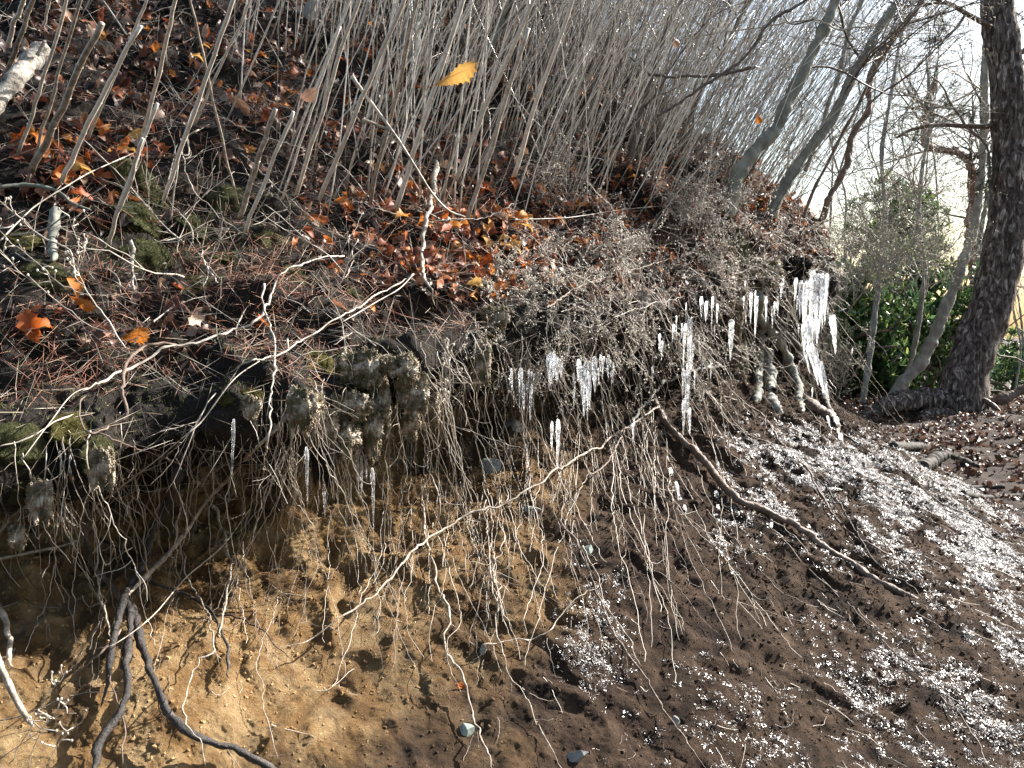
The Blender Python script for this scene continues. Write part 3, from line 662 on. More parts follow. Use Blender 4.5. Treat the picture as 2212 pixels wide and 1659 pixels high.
# ------------------------------------------------------------------ traced branches, roots, sticks
TR = np.random.default_rng(3)
def trace(pts, w0, w1=None, off=.03, d=None, wob=.35, freq=9, seed=1, hang=False):
    """pts in photo px; depth = surface depth - off unless d given (scalar or list)"""
    w1 = w0*.5 if w1 is None else w1
    if d is None:
        D = [hit(x, y)[0] for x, y in pts]
        D = [a-(off[i] if isinstance(off, (list, tuple)) else off) for i, a in enumerate(D)]
        if hang:
            for i in range(1, len(D)): D[i] = min(D[i], D[i-1]+.02)
        D = np.array(D)
        if len(D) > 3: 
            E = D.copy(); E[1:-1] = np.minimum(D[1:-1], (D[:-2]+D[1:-1]*2+D[2:])/4); D = E
    else: D = np.full(len(pts), d) if np.isscalar(d) else np.array(d)
    C = np.array([at(x, y, q) for (x, y), q in zip(pts, D)])
    L = np.linalg.norm(np.diff(C, axis=0), axis=1).sum(); n = max(8, int(L/.012)); n = min(n, 170)
    P = crspline(C, n); dm = D.mean(); r0, r1 = pw(w0, D[0])/2, pw(w1, D[-1])/2
    P = wiggle(P, wob*max(r0, .007)*1.6, freq, seed)
    if wob >= .3: P = kink(kink(P, .0028*wob/.5*(D.mean()/2)**.5, .045, seed), .0022, .018, seed+1)
    t = np.linspace(0, 1, n); r = r0+(r1-r0)*t
    r = r*(.62 if max(w0, w1) < 8 else .86)*(1+.24*vn(np.stack([t*L*16, t*0+seed, t*0], -1), seed)+.10*vn(np.stack([t*L*70, t*0+seed, t*0+4], -1), seed))
    return P, r
def root(name, pts, w0, w1, m, label, cat='root', off=.03, d=None, group=None, wob=.35, hairs=0, sides=10, hang=False, freq=9):
    seed = int(pts[0][0]*3+pts[-1][1]) % 9973
    P, r = trace(pts, w0, w1, off, d, wob, freq, seed, hang); mb = MB(); r = r*np.clip((1-np.linspace(0, 1, len(r)))*9+.25, 0, 1); tube(mb, P, r, sides, rough=.20)
    for _ in range(hairs):
        i = TR.integers(2, len(P)-1); n = 7; Q = [P[i]]
        v = TR.standard_normal(3)*.5+np.array([.1, -.15, -1.]); 
        l = .03+.10*TR.random()
        for k in range(n): Q.append(Q[-1]+v/np.linalg.norm(v)*l/n+TR.standard_normal(3)*l*.05)
        tube(mb, Q, np.linspace(min(.0018, r[i]*.5), .0005, n+1), 4, False)
    o = mb.build(name, m, loc=tuple(P[0])); tag(o, label, cat, group); return o, P, r
RT = lambda pts, w0, w1, m, lab, **k: root('root', pts, w0, w1, M[m], lab, **k)
# lower left thick roots
RT([(392, 985), (378, 1040), (352, 1100), (325, 1165), (300, 1220), (272, 1290), (248, 1350), (236, 1420), (230, 1470), (228, 1520)], 26, 15, 'root_dark', 'thick black root crossing the ochre soil at lower left, knotted into two', off=[.02, .06, .1, .12, .12, .12, .1, .08, .05, .02], hairs=14)
RT([(284, 1305), (296, 1350), (312, 1410), (335, 1470), (362, 1530), (395, 1575), (450, 1600), (510, 1620), (560, 1645), (615, 1680)], 20, 18, 'root_dark', 'long dark root snaking to the bottom edge over ochre soil', off=.05, hairs=10)
RT([(272, 1295), (282, 1350), (270, 1420), (278, 1480), (258, 1540), (215, 1600), (200, 1680)], 18, 22, 'root_dark', 'short black root dropping into the shaded lower left corner', off=.06)
RT([(655, 860), (600, 920), (555, 965), (500, 1025), (445, 1085), (400, 1150), (360, 1200), (320, 1240), (270, 1295)], 9, 14, 'root_pale', 'whitish straight root slanting from the overhang to the black root', off=[.02, .05, .12, .16, .16, .14, .12, .12, .11], wob=.25, hairs=6)
RT([(150, 1020), (185, 1080), (190, 1120), (186, 1165), (200, 1215), (235, 1260), (268, 1300)], 9, 15, 'root_brown', 'bent brown root joining the black root from the left', off=.08, hairs=8)
RT([(215, 1160), (270, 1200), (330, 1255), (400, 1285), (455, 1325), (490, 1400), (492, 1470)], 8, 7, 'root_dark', 'dark root arching right across the ochre face', off=.05, hairs=10)
RT([(455, 1325), (520, 1335), (565, 1360), (600, 1400), (640, 1430)], 7, 3, 'root_dark', 'thin dark root tip continuing right from the arching root', off=.03, hairs=5)
RT([(262, 1360), (230, 1395), (200, 1425), (150, 1460)], 8, 3, 'root_brown', 'short root stub pointing left from the black root', off=.05)
RT([(-20, 1560), (60, 1540), (130, 1510), (200, 1495), (275, 1500)], 5, 3, 'root_dark', 'thin black stick lying across the shaded lower left', off=.05, cat='stick')
RT([(-20, 1265), (0, 1300), (15, 1380), (25, 1440)], 14, 9, 'root_pale', 'pale stem at the left edge beside the ochre hollow', off=.12, cat='stick')
RT([(-15, 1400), (15, 1470), (45, 1530), (72, 1570)], 14, 13, 'root_pale', 'cut pale cane leaning in the lower left corner', off=.12, cat='stick', wob=.05)
RT([(-15, 1210), (60, 1195), (130, 1180), (185, 1160)], 9, 6, 'root_pale', 'flat pale stick at the left edge over ochre soil', off=.06, cat='stick', wob=.1)
RT([(0, 1150), (45, 1100), (95, 1110), (150, 1130), (175, 1140)], 7, 4, 'root_pale', 'short pale twig tangle at left edge', off=.08, cat='stick')
RT([(195, 930), (190, 1000), (200, 1100), (205, 1200), (225, 1330), (240, 1400)], 6, 6, 'root_pale', 'straight pale rootlet hanging left of the black root', off=[.02, .08, .1, .12, .1, .08], wob=.6)
RT([(265, 1650), (262, 1560), (240, 1480), (237, 1440)], 5, 5, 'root_brown', 'thin brown root rising from the bottom edge at left', off=.05)
# hanging long roots, left/centre
RT([(571, 613), (571, 664), (588, 714), (594, 768), (584, 855), (578, 956), (564, 1040), (556, 1100), (545, 1180)], 7, 3, 'twig', 'long grey rod dropping from the broken twig down past the overhang', off=[.1, .14, .16, .18, .2, .34, .4, .3, .24], cat='branch', wob=.45)
RT([(893, 592), (820, 635), (743, 680), (660, 730), (598, 768), (545, 780), (490, 808)], 6, 5, 'twig', 'long pale branch slanting down left from centre across the dark hollow', off=.14, cat='branch', wob=.35)
RT([(893, 592), (860, 625), (800, 660), (740, 695)], 5, 4, 'twig', 'shorter twin of the long slanting branch, just under it', off=.16, cat='branch', wob=.15)
RT([(743, 553), (680, 560), (610, 590), (560, 680), (500, 715), (440, 735), (360, 750), (290, 790), (235, 815), (180, 850)], 4, 8, 'twig', 'arching grey branch sweeping left over the needle mat', off=.13, cat='branch', wob=.45)
RT([(380, 745), (330, 745), (285, 765), (262, 790), (262, 840), (275, 880), (262, 905), (235, 920)], 7, 9, 'root_brown', 'hooked grey root loop at left below the arching branch', off=[.06, .1, .12, .14, .12, .1, .06, .03], wob=.5)
RT([(235, 920), (200, 940), (178, 920), (172, 875), (185, 855)], 7, 6, 'root_brown', 'small grey root hook above the yellow moss cushion', off=.09, wob=.4)
RT([(-10, 968), (60, 945), (110, 915), (165, 895)], 4, 6, 'twig', 'grey twig reaching from the left edge to the moss cushion', off=.1, cat='branch')
RT([(215, 935), (260, 955), (330, 980), (400, 1005), (460, 1030)], 6, 3, 'root_brown', 'thin wavy grey root running right from the hook', off=.08)
RT([(50, 990), (110, 910), (160, 850), (220, 830)], 4, 4, 'twig', 'straight grey stalk slanting at the left under the needle mat', off=.12, cat='branch', wob=.05)
RT([(560, 780), (505, 820), (440, 905), (395, 945), (330, 1000), (250, 1060), (200, 1100)], 4, 5, 'twig', 'long straight thin stalk crossing the dark hollow diagonally', off=.15, cat='branch', wob=.05)
RT([(540, 1100), (480, 1180), (400, 1250), (330, 1330), (250, 1390), (210, 1400)], 4, 4, 'root_pale', 'straight thin pale rod crossing in front of the ochre face', off=.15, wob=.08)
RT([(425, 1040), (470, 1110), (490, 1190), (495, 1240), (485, 1310), (475, 1340), (468, 1380)], 8, 5, 'root_pale', 'thick pale rootlet hanging at the middle of the ochre face', off=.12, wob=.6, freq=14)
RT([(360, 1100), (385, 1180), (410, 1240), (440, 1320), (462, 1385), (430, 1440), (402, 1490), (405, 1560), (430, 1600), (440, 1650)], 5, 6, 'root_pale', 'long kinked pale rootlet from the hollow to the bottom edge', off=.1, wob=.8, freq=14)
# centre long diagonal root, right-up to left-down
RT([(1650, 735), (1600, 765), (1545, 790), (1480, 805), (1430, 830), (1390, 880), (1350, 920)], 12, 6, 'root_dark', 'dark wavy branch dropping left under the big icicles', off=.3, wob=.6, hairs=8)
RT([(1420, 1010-130), (1350, 925), (1300, 960), (1255, 985), (1200, 1020), (1150, 1050), (1090, 1085), (1020, 1110), (960, 1140), (905, 1180), (860, 1230), (800, 1290), (735, 1340), (680, 1375), (640, 1390), (600, 1400)], 7, 7, 'root_pale', 'very long whitish root running diagonally across the middle of the bank', off=.10, wob=.5, hairs=22)
RT([(1350, 920), (1330, 970), (1300, 1010), (1262, 1040), (1240, 1090)], 6, 4, 'root_brown', 'short knobbly root linking the long root to the icicles', off=.12, hairs=4)
RT([(600, 1290), (590, 1330), (570, 1380), (545, 1430), (560, 1480), (580, 1550), (600, 1640)], 3, 3, 'root_pale', 'thin kinked rootlet below the ochre face left of centre', off=.04, wob=.9)
# centre bundles
RT([(905, 880), (920, 960), (935, 1030), (945, 1090), (950, 1130)], 4, 6, 'root_pale', 'upper rootlet of the bundle hanging at centre', off=[.02, .2, .22, .18, .12], wob=.9, freq=16)
RT([(910, 1090), (925, 1170), (950, 1250), (968, 1330), (962, 1390), (985, 1450), (1010, 1520), (1035, 1580), (1060, 1640), (1070, 1680)], 7, 7, 'root_pale', 'long twisted root bundle from centre to the bottom edge', off=.05, wob=.8, hairs=12)
RT([(935, 1130), (965, 1230), (995, 1330), (970, 1390), (975, 1450), (1000, 1500)], 4, 3, 'root_pale', 'rootlet twining beside the long twisted bundle', off=.06, wob=.9)
RT([(1050, 1080), (1055, 1150), (1060, 1240), (1075, 1330), (1090, 1420), (1120, 1490), (1165, 1560), (1200, 1620), (1250, 1680)], 5, 4, 'root_pale', 'long root bundle right of centre reaching the bottom edge', off=.04, wob=.9, hairs=14)
RT([(1080, 1080), (1090, 1160), (1075, 1230), (1085, 1320), (1110, 1400)], 4, 3, 'root_pale', 'rootlet twining over the bundle right of centre', off=.06, wob=1., freq=14)
RT([(1350, 980), (1330, 1080), (1370, 1150), (1400, 1210), (1450, 1260), (1520, 1330), (1560, 1370)], 4, 3, 'root_brown', 'thin root slanting down right under the middle icicles', off=.04, wob=.8)
RT([(1230, 1050), (1210, 1120), (1255, 1180), (1290, 1290), (1340, 1390), (1400, 1470), (1440, 1540), (1500, 1620), (1540, 1680)], 6, 7, 'root_brown', 'long root over the frost patch to the bottom edge', off=.03, wob=.7, hairs=12)
RT([(1260, 1180), (1300, 1260), (1310, 1310), (1360, 1380), (1390, 1440)], 5, 3, 'root_pale', 'pale root doubled along the frost patch', off=.05, wob=.7)
RT([(1040, 1395), (1100, 1385), (1150, 1380), (1190, 1360), (1210, 1330), (1255, 1290), (1310, 1250)], 5, 3, 'root_pale', 'short whitish root with snow crust at lower centre', off=.03, hairs=6)
RT([(990, 1230), (1060, 1245), (1130, 1270), (1190, 1290), (1240, 1320)], 3, 3, 'root_brown', 'fine rootlet running nearly level across the soil at centre', off=.015, hairs=8)
RT([(1160, 1130), (1230, 1150), (1300, 1200), (1400, 1270), (1480, 1330), (1560, 1390), (1680, 1480), (1800, 1560), (1940, 1680)], 4, 5, 'root_brown', 'thin root running down right across the dark soil', off=.015, wob=.8, hairs=14) if 0 else None
# right talus big roots
RT([(1400, 850), (1450, 925), (1500, 975), (1545, 1025), (1590, 1070), (1650, 1105), (1710, 1130), (1760, 1165), (1820, 1205), (1880, 1245), (1960, 1285), (2010, 1310)], 14, 16, 'root_brown', 'thickest brown root diving across the frosty slope at right', off=[.1, .08, .06, .06, .05, .05, .04, .04, .03, .02, .0, -.03], wob=.3, hairs=10, sides=12)
RT([(1540, 850), (1600, 870), (1650, 900), (1690, 960), (1740, 1010), (1770, 1060), (1800, 1110), (1850, 1160), (1920, 1200), (1990, 1250)], 7, 7, 'root_brown', 'forked root right of the thickest root, over bright frost', off=.04, hairs=8)
RT([(1740, 1010), (1790, 1060), (1830, 1120), (1860, 1170), (1900, 1220), (1960, 1260), (2000, 1310)], 5, 3, 'root_dark', 'dark branch of the forked root over bright frost', off=.04)
RT([(1560, 900), (1620, 940), (1700, 970), (1780, 1000), (1870, 1030), (1960, 1060), (2060, 1110), (2150, 1170), (2230, 1230)], 5, 5, 'root_brown', 'long thin root along the crest of the frosty slope', off=.04)
RT([(1850, 960), (1930, 1000), (1990, 1050), (2040, 1090), (2110, 1120), (2230, 1200)], 5, 3, 'root_brown', 'bare twig fringe on the slope silhouette at right', off=.05, hairs=4)
RT([(1560, 1090), (1640, 1120), (1700, 1150), (1740, 1190), (1790, 1260), (1830, 1320), (1850, 1370)], 5, 3, 'root_brown', 'winding rootlet below the thickest root', off=.02, wob=.9, hairs=6)
RT([(1640, 1115), (1700, 1180), (1760, 1240), (1830, 1290), (1870, 1340), (1920, 1400), (2000, 1470), (2080, 1560), (2160, 1680)], 5, 5, 'root_brown', 'long root line crossing the frost to the lower right', off=.015, wob=.7, hairs=10)
RT([(1480, 1030), (1540, 1120), (1590, 1170), (1650, 1240), (1700, 1290), (1760, 1320)], 5, 3, 'root_brown', 'rootlet with frosty beard on dark soil at right', off=.02, wob=.8, hairs=16)
RT([(1380, 960), (1430, 1030), (1470, 1100), (1520, 1160), (1570, 1200)], 4, 3, 'root_pale', 'thin pale root next to the ice-coated strand', off=.05, wob=.8)
RT([(1560, 1290), (1620, 1310), (1680, 1330), (1750, 1345)], 4, 2, 'root_brown', 'bearded rootlet lying across dark soil at right centre', off=.015, hairs=16)
# hanging woody roots, right end
for pts, w0, w1, m_, lab in [
  ([(1575, 600), (1582, 680), (1590, 740), (1600, 780)], 26, 18, 'root_brown', 'mossy hanging root just right of the icicle curtain'),
  ([(1640, 640), (1645, 720), (1640, 790), (1632, 850), (1625, 880)], 24, 20, 'bark_sap', 'upright grey bare root, left of the root pair at right'),
  ([(1655, 760), (1662, 820), (1672, 870), (1690, 900)], 28, 26, 'bark_grey', 'cracked plated grey root, right of the root pair'),
  ([(1650, 690), (1685, 740), (1710, 790), (1725, 850), (1730, 890)], 22, 24, 'bark_sap', 'bowed grey root behind the plated root'),
  ([(1665, 690), (1710, 730), (1750, 770), (1780, 830), (1800, 880), (1810, 920)], 20, 24, 'root_dark', 'dark slanting root coated by ice at the bank end'),
  ([(1640, 650), (1690, 700), (1740, 750), (1790, 760), (1830, 780)], 8, 3, 'root_dark', 'thin dark root sticking out towards the green bushes'),
  ([(1735, 600), (1775, 640), (1800, 680), (1812, 740)], 10, 5, 'root_dark', 'outermost dark twig wrapped by the last icicle')]:
    root('hanging_root', pts, w0, w1, M[m_], lab, off=list(np.linspace(.22, -.08, len(pts))), wob=.25, hairs=5, sides=12, freq=5)
RT([(1740, 870), (1775, 890), (1800, 920), (1810, 950)], 42, 16, 'root_brown', 'stout rounded root knuckle beside the earth hole', off=.08, wob=.1, sides=14)
RT([(1775, 850), (1800, 900), (1820, 940), (1860, 960)], 14, 6, 'root_dark', 'black wet root at the foot of the ice curtain', off=.12)

# branches over the slope
BR = lambda pts, w0, w1, m, lab, **k: root('branch', pts, w0, w1, M[m], lab, cat='branch', **k)
BR([(943, 350), (936, 403), (926, 470), (916, 537), (912, 600), (930, 628), (938, 662)], 14, 7, 'root_pale', 'whitish bare branch standing upright at centre', off=[.2, .2, .18, .16, .14, .12, .1], wob=.5)
BR([(936, 480), (905, 478), (876, 468)], 6, 3, 'root_pale', 'short side prong left of the upright whitish branch', off=.17)
BR([(760, 165), (800, 220), (848, 284), (882, 336), (933, 417), (970, 455), (1005, 468)], 9, 6, 'twig', 'straight grey stick slanting down right to the whitish branch', d=[2.5, 2.5, 2.5, 2.52, 2.6, 2.66, 2.7], wob=.1)
BR([(783, 258), (815, 270), (848, 284)], 8, 8, 'root_pale', 'short pale stub joining the straight grey stick', d=2.5, wob=.1)
BR([(845, 284), (770, 350), (720, 420), (640, 490), (560, 560)], 4, 3, 'twig_dark', 'thin dark stem running down left from the stick fork', d=[2.5, 2.5, 2.45, 2.4, 2.35])
BR([(1110, 440), (1050, 470), (960, 475), (880, 470)], 4, 3, 'twig_dark', 'dark level twig across the centre litter', off=.25)
BR([(1110, 475), (1230, 470), (1330, 455), (1430, 445)], 5, 4, 'twig_dark', 'long dark wire-like twig right of centre', off=.3, wob=.1)
BR([(1180, 665), (1250, 620), (1340, 590), (1450, 560)], 7, 4, 'root_brown', 'brown branch rising right over the icicle curtain', off=.2)
BR([(1240, 700), (1290, 705), (1340, 680), (1400, 660), (1480, 640)], 5, 3, 'twig_dark', 'dark bow-shaped twig above the icicles', off=.2)
BR([(1760, 40), (1710, 50), (1690, 28)], 6, 4, 'twig_dark', 'short crooked dark twig end at top right', d=4.3)
BR([(1400, 160), (1480, 168), (1560, 160), (1640, 145)], 6, 9, 'twig_dark', 'dark level branch through the thicket at top right', d=4.6)
BR([(1420, 250), (1500, 200), (1600, 130), (1670, 45), (1740, 0), (1780, -40)], 7, 9, 'twig_dark', 'dark slanting branch through thicket top', d=4.4)
BR([(1470, 90), (1560, 70), (1640, 60), (1700, 50), (1770, 45), (1815, 65), (1850, 60), (1900, 55)], 3, 7, 'twig', 'wavy grey branch crossing the sky behind the large sapling', d=4.9)
BR([(1440, 560), (1560, 520), (1700, 440), (1800, 380), (1900, 300), (2000, 235), (2180, 245)], 3, 2, 'twig_dark', 'very thin long twig reaching right across the white sky', d=4.6, wob=.2)
BR([(1600, 600), (1700, 530), (1800, 470), (1900, 420), (2000, 350), (2050, 330)], 3, 2, 'twig_dark', 'thin twig over the bushes at right', d=4.6, wob=.2)
BR([(1560, 560), (1700, 400), (1850, 230), (1990, 110), (2080, 10)], 4, 2, 'twig_dark', 'thin straight twig rising steeply into the sky at right', d=4.7, wob=.2)
BR([(0, 405), (60, 400), (120, 412), (165, 440), (200, 455)], 10, 7, 'bark_sap', 'grey curved branch at left edge below the pale log', off=.2)
BR([(0, 520), (70, 450), (140, 405), (200, 370), (290, 330)], 6, 4, 'twig', 'thin straight stalk crossing the left hollow upward', off=.3, wob=.1)
BR([(120, 455), (118, 500), (112, 560)], 22, 16, 'bark_sap', 'short grey mossy stump stub at left', off=.08)
BR([(283, 520), (284, 570), (290, 632)], 9, 6, 'bark_pale', 'short pale peg hanging in the hollow at left', off=.12)
BR([(230, 575), (252, 595), (268, 640), (300, 660)], 4, 2, 'twig', 'thin pale twig beside the hanging peg', off=.12)
BR([(405, 300), (412, 335), (395, 342)], 5, 3, 'root_pale', 'bright angular twig end in the hollow at upper left', off=.2)
BR([(430, 280), (408, 292), (410, 325), (400, 338), (388, 322)], 5, 4, 'root_pale', 'crooked white twig like a bent wire at upper left', off=.24, wob=.3)
BR([(390, 300), (398, 350), (402, 375), (430, 420), (480, 470), (540, 510)], 4, 3, 'twig', 'thin twig trailing right from the crooked white twig', off=.2)
BR([(470, 610), (440, 560), (425, 500)], 6, 3, 'twig', 'forked pale twig in the middle of the hollow', off=.14)
BR([(378, 450), (410, 490), (420, 530)], 4, 4, 'twig', 'small pale fork beside the dark moss', off=.16)
for i, (pts, lab) in enumerate([([(1330, 350), (1270, 340), (1200, 330)], 'short light twig in leaf litter right of centre'), ([(1160, 340), (1230, 370), (1290, 385)], 'pale straight twig lying over dry leaves right of centre'),
    ([(1020, 240), (1110, 230), (1160, 215)], 'thin level twig among stems near the orange leaf'), ([(520, 330), (640, 440), (700, 490)], 'brown stick sliding down the slope left of the ledge'), ([(470, 250), (560, 290), (700, 330)], 'dark twig lying in the litter at upper left')]):
    BR(pts, 4, 3, 'twig', lab, off=.1)

def forked_twig(P0_, n0, L0, r0, lab, r, m):
    mb = MB(); v = r.standard_normal(3); v -= n0*(v@n0)*.75; v += n0*.15; v /= np.linalg.norm(v)
    def g(p, v, L, rad, lev):
        n = 9; Q = [p]
        for e in range(n): v = v+r.standard_normal(3)*.14; v /= np.linalg.norm(v); Q.append(Q[-1]+v*L/n)
        tube(mb, Q, np.linspace(rad, rad*.5, n+1), 6, True)
        if lev:
            for q in range(r.integers(1, 4)):
                i = r.integers(2, n); w_ = v+r.standard_normal(3)*.6; g(Q[i], w_/np.linalg.norm(w_), L*.5, rad*.55, lev-1)
    g(np.zeros(3), v, L0, r0, 2); o = mb.build('forked_twig', m); o.location = P0_+n0*.02; tag(o, lab, 'twig', lab.replace('twig', 'twigs')); return o
Pz, Nz = sample_bank(9000, 2.0, 7.0); pxz, pyz, dz = proj(Pz)
for zn, bl, c in [('over the needles and moss at left', [(250, 650, 280, 260, 1)], 34), ('among the leaves at upper left', [(350, 200, 360, 180, 1)], 26), ('over the litter around the whitish branch', [(900, 450, 260, 170, 1)], 26),
                  ('over the dark hollow left of centre', [(620, 740, 260, 130, 1)], 22), ('on the litter right of centre', [(1350, 450, 260, 200, 1)], 24), ('at the bank end under the grey saplings', [(1680, 500, 100, 90, 1)], 12)]:
    idx = rng.permutation(np.where(rng.random(len(Pz)) < blobs(pxz, pyz, bl))[0])[:c]
    for i in idx:
        r = np.random.default_rng(int(i)+5); dk = r.random() < .3; rad = r.uniform(.0012, .0034)
        forked_twig(Pz[i], Nz[i], r.uniform(.12, .5), rad, ('dark ' if dk else 'pale ')+('fine ' if rad < .0023 else 'stiff ')+'forked twig lying '+zn, r, M['twig_dark' if dk else 'twig'])

# budded branch, left foreground (thing with buds as parts)
def budded(label, lines, buds, d, m='twig'):
    L0 = lines[0]; root_o = empty('budded_branch', tuple(at(*L0[0][0], d)), label, 'branch'); base = Vector(at(*L0[0][0], d))
    ends = []
    for pts, w0, w1 in lines:
        P, r = trace(pts, w0, w1, d=d, wob=.3, seed=int(pts[0][1])); mb = MB(); tube(mb, P-np.array(base), r, 8)
        mb.build('twig', M[m], root_o); ends.append(P)
    mb = MB(); r_ = np.random.default_rng(5)
    for P in ends:
        for k in range(buds):
            i = r_.integers(len(P)//3, len(P)); c = P[i]-np.array(base); v = r_.standard_normal(3)*.5+np.array([0, 0, .7]); v /= np.linalg.norm(v)
            l = .012+.03*r_.random(); tube(mb, [c, c+v*l*.6+r_.standard_normal(3)*.002, c+v*l], [.0012, .001, .0008], 4)
            noise_sphere(c+v*l, .0024*(d if np.isscalar(d) else 2)/1.6, 5, .2, 2, k, (1, 1, 1.4), mb)
    mb.build('buds', M['drybead'], root_o)
budded('pale forked budded branch reaching in from the left edge', [
  ([(270, 752), (240, 705), (195, 640), (165, 590), (150, 540), (105, 520), (40, 465), (0, 430), (-40, 400)], 7, 4),
  ([(250, 720), (190, 700), (140, 665), (90, 625), (40, 590), (10, 540), (-30, 490)], 5, 3),
  ([(195, 640), (140, 615), (75, 570), (40, 540), (0, 500)], 4, 2),
  ([(165, 590), (180, 540), (160, 500), (150, 465)], 3, 2),
  ([(190, 635), (175, 600), (172, 560), (190, 545)], 3, 2)], 9, 1.75)
budded('small twig with pale buds hanging over the dark hole near centre', [([(1020, 830), (1000, 790), (975, 770), (960, 740)], 4, 2), ([(1000, 830), (975, 800), (960, 775)], 3, 2), ([(975, 820), (960, 845), (945, 870)], 3, 2)], 10, 2.6)
budded('fine grey twigs with pale buds rising at lower left corner', [([(20, 1650), (70, 1560), (110, 1490), (150, 1450)], 3, 2), ([(60, 1660), (100, 1570), (140, 1520)], 3, 2), ([(0, 1640), (60, 1600), (100, 1560), (160, 1540)], 3, 2), ([(100, 1660), (130, 1600), (180, 1560)], 3, 2)], 6, 1.45)

# pale log upper left
lg = empty('pale_log', tuple(at(40, 170, 2.45)), 'pale peeling log lying at the upper left edge', 'log'); base = np.array(lg.location)
P, r = trace([(-60, 260), (-10, 215), (30, 175), (60, 140), (92, 112)], 52, 44, d=[2.3, 2.35, 2.4, 2.5, 2.6], wob=.05, seed=3); mb = MB(); tube(mb, P-base, r*(1+.08*np.sin(np.arange(len(P))*.9)), 20, rough=.06); mb.build('trunk', M['bark_pale'], lg)
P, r = trace([(80, 120), (95, 95), (98, 85)], 10, 6, d=2.5, seed=4); mb = MB(); tube(mb, P-base, r, 8); mb.build('branch_stub', M['bark_pale'], lg)

# ------------------------------------------------------------------ hanging fine rootlets
def rootlet_path(x0, y0, L_px, drift, off, seed):
    r = np.random.default_rng(seed); x, y = x0, y0; pts = []; dp = hit(x, y)[0]-.02
    dn = dp; vx = drift+r.normal()*.1; step = 16
    for k in range(max(4, int(L_px/step))):
        dh = hit(x, y)[0]-off
        dn = min(dh, dn+.010); pts.append(at(x, y, dn))
        vx += r.normal()*.13; vx = .82*vx+.18*drift
        x += vx*step+r.normal()*1.3; y += step*(.82+.3*r.random())
        if y > 1720 or x > 2300: break
    return np.array(pts)
rz = [ # zone name, (x0,x1), start y func, count, length range, drift base
 ('over the sunlit ochre soil at lower left', 20, 560, lambda x: 1010-(x/600)*60, 50, (90, 520), .0),
 ('beneath the frosted sod clumps', 560, 900, lambda x: 900-(x-560)*.1, 62, (160, 620), .08),
 ('in front of the dark hollow at centre', 890, 1180, lambda x: 830-(x-890)*.2, 58, (200, 720), .12),
 ('below the icicle curtain right of centre', 1150, 1480, lambda x: 790-(x-1150)*.25, 60, (150, 760), .3),
 ('at the right end of the overhang', 1440, 1760, lambda x: 730-(x-1440)*.4, 52, (100, 420), .6)]
for zn, xa, xb, fy, c, (l0, l1), dr in rz:
    for k in range(c):
        x = rng.uniform(xa, xb); y = fy(x)+rng.normal()*35; s = int(rng.integers(1e6))
        C = rootlet_path(x, y, rng.uniform(l0, l1), dr*rng.uniform(.1, 1.3)+rng.normal()*.16, rng.uniform(.01, .05), s)
        if len(C) < 4: continue
        lab = ('short ' if len(C) < 12 else 'long ' if len(C) < 25 else 'very long ')+'pale rootlet dangling '+zn
        P = crspline(C, min(70, len(C)*4)); P = kink(wiggle(P, .003, 30, s % 997), .0026, .025, s % 997)
        r0 = rng.uniform(.0007, .0019)*(C[0][1]/2.4)**.5; mb = MB(); tube(mb, P, np.linspace(r0, r0*.45, len(P)), 5, False)
        for q in range(rng.integers(0, 4)):
            i = rng.integers(2, len(P)-3); v = rng.standard_normal(3)*.5+np.array([.15, -.1, -.9]); Q = [P[i]]
            for e in range(8): v = v+rng.standard_normal(3)*.35; Q.append(Q[-1]+v/np.linalg.norm(v)*.013)
            tube(mb, Q, np.linspace(r0*.6, r0*.25, 9), 4, False)
        o = mb.build('rootlet', M['rootlet'], loc=tuple(C[0])); tag(o, lab, 'rootlet', lab.replace('rootlet', 'rootlets'))
# uncountable hair roots + hanging wires at the lip
mb = MB()
P0, N0 = sample_bank(9000, 5.4, 7.6); px, py, d = proj(P0)
k = np.where((px > -100) & (px < 1800) & (py > 500) & (rng.random(len(P0)) < np.where(px > 1300, .22, .40)))[0]
for i in k:
    n = 7; l = .05+.22*rng.random()**2; v = np.array([.1, -.25, -1.])+rng.standard_normal(3)*.45; Q = [P0[i]]
    for e in range(n): v = v+rng.standard_normal(3)*.33+np.array([0, 0, -.12]); Q.append(Q[-1]+v/np.linalg.norm(v)*l/n)
    r0 = rng.uniform(.0006, .0013)*(max(d[i], 1.5)/2.4)**.6; tube(mb, Q, np.linspace(r0, r0*.5, n+1), 3, False)
tag(mb.build('root_hairs', M['rootlet_bulk']), 'fine root hairs fringing the whole overhang', 'root hairs', kind='stuff')
mb = MB()
P0, N0 = sample_bank(7000, 7.6, 10.3); px, py, d = proj(P0)
k = np.where((px > -100) & (px < 2300) & (py < 1750) & (rng.random(len(P0)) < .16))[0]
for i in k:
    n = 7; l = .03+.12*rng.random(); v = np.array([.35, -.35, -.6])+rng.standard_normal(3)*.4; Q = [P0[i]+N0[i]*.004]
    for e in range(n): v = v+rng.standard_normal(3)*.3; v -= N0[i]*(v@N0[i])*.7; Q.append(Q[-1]+v/np.linalg.norm(v)*l/n+N0[i]*.001)
    tube(mb, Q, np.linspace(.0011, .0005, n+1), 3, False)
tag(mb.build('soil_root_hairs', M['rootlet_bulk']), 'fine broken rootlets lying on the bare soil', 'root hairs', kind='stuff')

